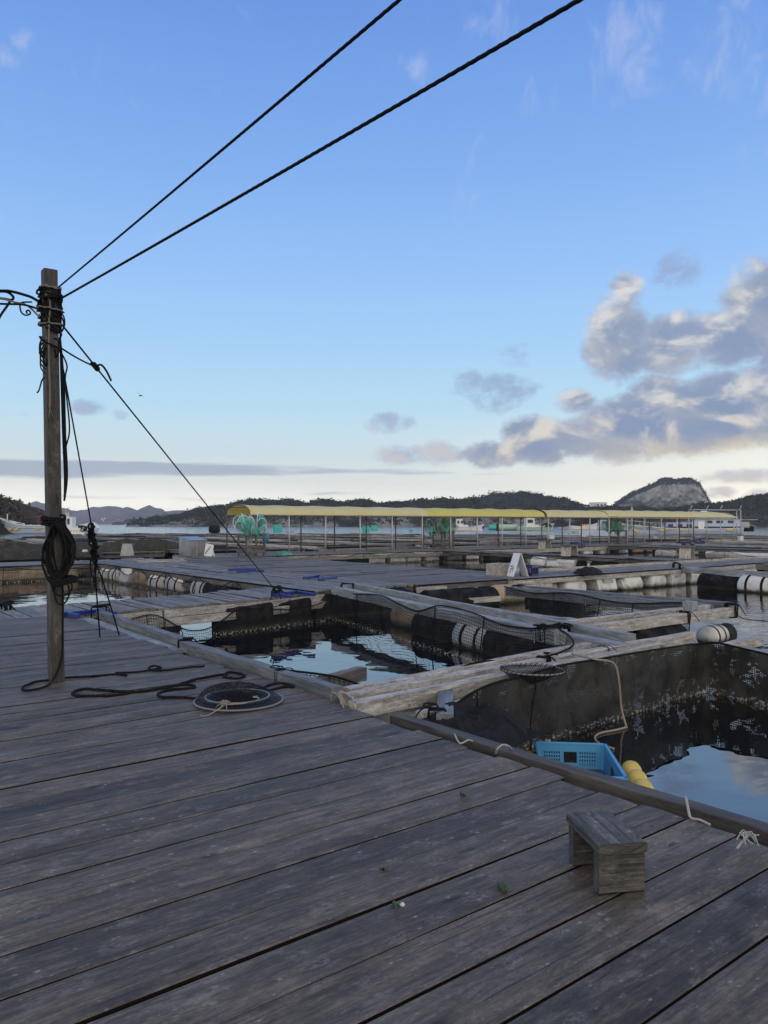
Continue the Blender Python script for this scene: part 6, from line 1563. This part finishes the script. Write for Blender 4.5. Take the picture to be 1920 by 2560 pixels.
bpart(e, 'bow_rail', 'steel', lambda mb: [mb.tube([(x0 + L * a, s * b2, z), (x0 + L * a, s * b2, z + .75)], .035, 5) for a, b2, z in ((.72, 1.7, 1.2), (.8, 1.4, 1.35), (.88, 1.0, 1.55), (.95, .5, 1.7)) for s in (-1, 1)] + [mb.tube(spline([(x0 + L * a, s * b2, z + .75) for a, b2, z in ((.72, 1.7, 1.2), (.8, 1.4, 1.35), (.88, 1.0, 1.55), (.95, .5, 1.7), (.99, .1, 1.75))], 3), .035, 5) for s in (-1, 1)])
bpart(e, 'deck_gear', 'brownbeam', lambda mb: (mb.box((x0 + L * .70, .3, 1.6), .5, .6, 1.5, ch=.05), mb.box((x0 + L * .79, -.3, 1.5), 1.6, 1.4, .5, ch=.08)))
bpart(e, 'stern_gear', 'concrete', lambda mb: (mb.box((x0 - .6, 0, 1.7), 1.4, 2.6, 1.1, ch=.2), mb.box((x0 - 1.0, 0, 2.55), 3.0, 3.2, .12, ch=.03)))
bpart(e, 'engine', 'black', lambda mb: mb.box((x0 - 1.6, 0, 1.0), 1.2, 2.0, .9, ch=.2))
for t in (.70, .52, .12): fender(e, x0 + L * t, 2.25, .85, 1.5)
bpart(e, 'bow_fender', 'yellow', lambda mb: mb.tube([(x0 + L * .94, .9, 1.1), (x0 + L * .90, 1.3, .4)], .2, 8))
lettering('寿栄丸', e, .36, (x0 + L * .815, 1.66, 1.12), (math.pi / 2, 0, math.pi), M['ink'])
# pale green tank afloat
a_, b_ = PD(1222, 1322, 205), PD(1292, 1322, 205); a_.z = b_.z = .3
e = empty('floating_tank', a_.lerp(b_, .5), 'long pale green tank afloat with a dark green end beside the green boat', 'tank')
def tk_(mb, t0, t1, r): 
    p, q = a_.lerp(b_, t0), a_.lerp(b_, t1); mb.tube([p, p.lerp(q, .03), p.lerp(q, .97), q], [r * .9, r, r, r * .9], 14)
mb = MB(); tk_(mb, .33, 1, .85); mb.build('shell', M['greenhull'], e, smooth=True, origin=e.location)
mb = MB(); tk_(mb, .0, .27, .75); mb.build('end_cap', M['tub'], e, smooth=True, origin=e.location)
mb = MB(); tk_(mb, .27, .33, .95); mb.build('band', M['black'], e, smooth=True, origin=e.location)
# ================================================================ gantry, building, masts
g_d = 104.0; gp = [PD(1722, 1300, g_d), PD(1735, 1300, g_d - 3), PD(1852, 1300, g_d), PD(1842, 1300, g_d + 3)]
e = empty('pipe_frame', (gp[0] + gp[2]) / 2 * Vector((1, 1, 0)), 'open frame of thin grey pipes standing over the boat at right', 'frame')
zt = EYE + (1308 - 1264) / F * g_d
mb = MB()
for p in gp: mb.tube([(p.x, p.y, -.3), (p.x, p.y, zt - .6)], .055, 6)
mb.build('post', M['steel'], e, smooth=True, origin=e.location)
mb = MB(); T_ = [Vector((p.x, p.y, zt - .6)) for p in gp]
for i in range(4): mb.tube([T_[i], T_[(i + 1) % 4]], .05, 6)
for t in (.02, .33, .6, .97):
    p = T_[0].lerp(T_[2], t); mb.tube([p, p + Vector((0, 0, .62)) + RT * .35], .05, 6)
mb.build('top_rail', M['steel'], e, smooth=True, origin=e.location)
bd = 430.0; c0 = PD(1495, 1268, bd + 8)
e = empty('building', c0, 'plain white flat roofed building on the low hill left of the cliff', 'building', rz=math.atan2(RT.y, RT.x) + .35)
mb = MB(); mb.box((0, 0, .9), 7.6, 6.5, 3.3, ch=.03); w_ = mb.build('wall', M['whiteboard'], e)
mb = MB(); mb.box((0, 0, 2.62), 7.8, 6.7, .16, ch=.02); mb.build('roof', M['concrete'], e)
mb = MB(); mb.box((-5.6, 0, .0), 5, 5, 1.2, ch=.03); mb.build('annex', M['concrete'], e)
for x in (-2.4, 0, 2.4): mb = MB(); mb.box((x, -3.26, 1.2), 1.2, .06, .8, ch=.01); mb.build('window', M['glass'], e)
for px, yb, yt, D_, lab in ((619, 1254, 1240, 520, 'thin aerial mast on the hill above the left canopy end'), (1124, 1268, 1249, 510, 'thin pole on the wooded slope above the canopy middle')):
    p, q = PD(px, yb + 6, D_), PD(px, yt, D_); mb = MB(); mb.tube([p, p.lerp(q, .5), q], [.14, .10, .06], 6)
    mb.box(p.lerp(q, .8), .5, .06, .06); one(mb, 'radio_mast', M['steel'], lab, 'mast')
p = PD(1426, 1260, 515); mb = MB(); mb.box((0, 0, .6), 1.9, 1.9, 2.4, ch=.05); mb.box((0, 0, 1.9), 2.2, 2.2, .2, ch=.03); mb.tube([(2.4, 0, -1), (2.4, 0, 2.2)], .12, 6)
o = mb.build('lookout_hut', M['brownbeam']); o.location = p; tag(o, 'tiny dark hut at the right end of the long hill ridge', 'hut')
# lit houses at the foot of the far mountains
for i, (px, py, s) in enumerate(((255, 1300, 2.2), (261, 1298, 2.0), (258, 1303, 1.6), (296, 1300, 1.2), (341, 1304, 1.4))):
    p = PD(px, py, 1385); mb = MB(); mb.box((0, 0, s * .4), s * 1.6, s * 1.3, s, ch=.02); mb.sweep([[Vector((x, y, s * .9 + z)) for y, z in ((-s * .75, 0), (0, s * .4), (s * .75, 0))] for x in (-s * .9, s * .9)])
    o = mb.build('house', M['white']); o.location = p; o.rotation_euler = (0, 0, hd + .5); tag(o, ['white house in the far village, left of the brightest pair', 'white house in the far village, right of the brightest pair', 'small white house low in front of the far village', 'lone white house right of the far village', 'small white house at the waterline near the islet'][i], 'house')
# ================================================================ bird
p = PD(352, 989, 85.0)
mb = MB()
def wing(t, tipd):
    root = Vector((0, 0, 0)); tip = tipd
    rows = []
    for k in range(6):
        f = k / 5; c = tip * f + Vector((0, 0, .06 * math.sin(f * 3.1))); ch_ = .24 * (1 - f * .75)
        rows.append([c + FW * -ch_ * .5, c + Vector((0, 0, .018 * (1 - f))), c + FW * ch_ * .5])
    mb.sheet(rows); mb.sheet([[q - Vector((0, 0, .012)) for q in reversed(r)] for r in rows])
wing(1, RT * -.58 + Vector((0, 0, .46))); wing(1, RT * .62 + Vector((0, 0, -.22)))
bx = (RT * -.5 - FW * .6 + Vector((0, 0, -.25))).normalized()
mb.tube([bx * -.16, bx * -.10, bx * 0, bx * .14, bx * .22, bx * .26], [.02, .045, .075, .05, .03, .06], 8)
o = mb.build('bird', M['bird'], smooth=True); o.location = p; tag(o, 'dark bird gliding in the sky right of the guy rope', 'bird')
# ================================================================ air
hm = bpy.data.materials.new('sea_haze'); hm.use_nodes = True; nt = hm.node_tree
for n_ in list(nt.nodes):
    if n_.type == 'BSDF_PRINCIPLED': nt.nodes.remove(n_)
vol = nt.nodes.new('ShaderNodeVolumePrincipled'); vol.inputs['Density'].default_value = HAZE_D; vol.inputs['Color'].default_value = (*lin(228, 233, 242), 1); vol.inputs['Anisotropy'].default_value = 0.2
nt.links.new(vol.outputs[0], nt.nodes['Material Output'].inputs['Volume'])
mb = MB(); X = 1990.0; zb, zt = WATER - 1.0, 132.0
c8 = [(-X, -X), (X, -X), (X, X), (-X, X)]
mb.quad([(*c, zb) for c in reversed(c8)]); mb.quad([(*c, zt) for c in c8])
for i in range(4): mb.quad([(*c8[i], zb), (*c8[(i + 1) % 4], zb), (*c8[(i + 1) % 4], zt), (*c8[i], zt)])
tag(mb.build('haze', hm), kind='stuff')
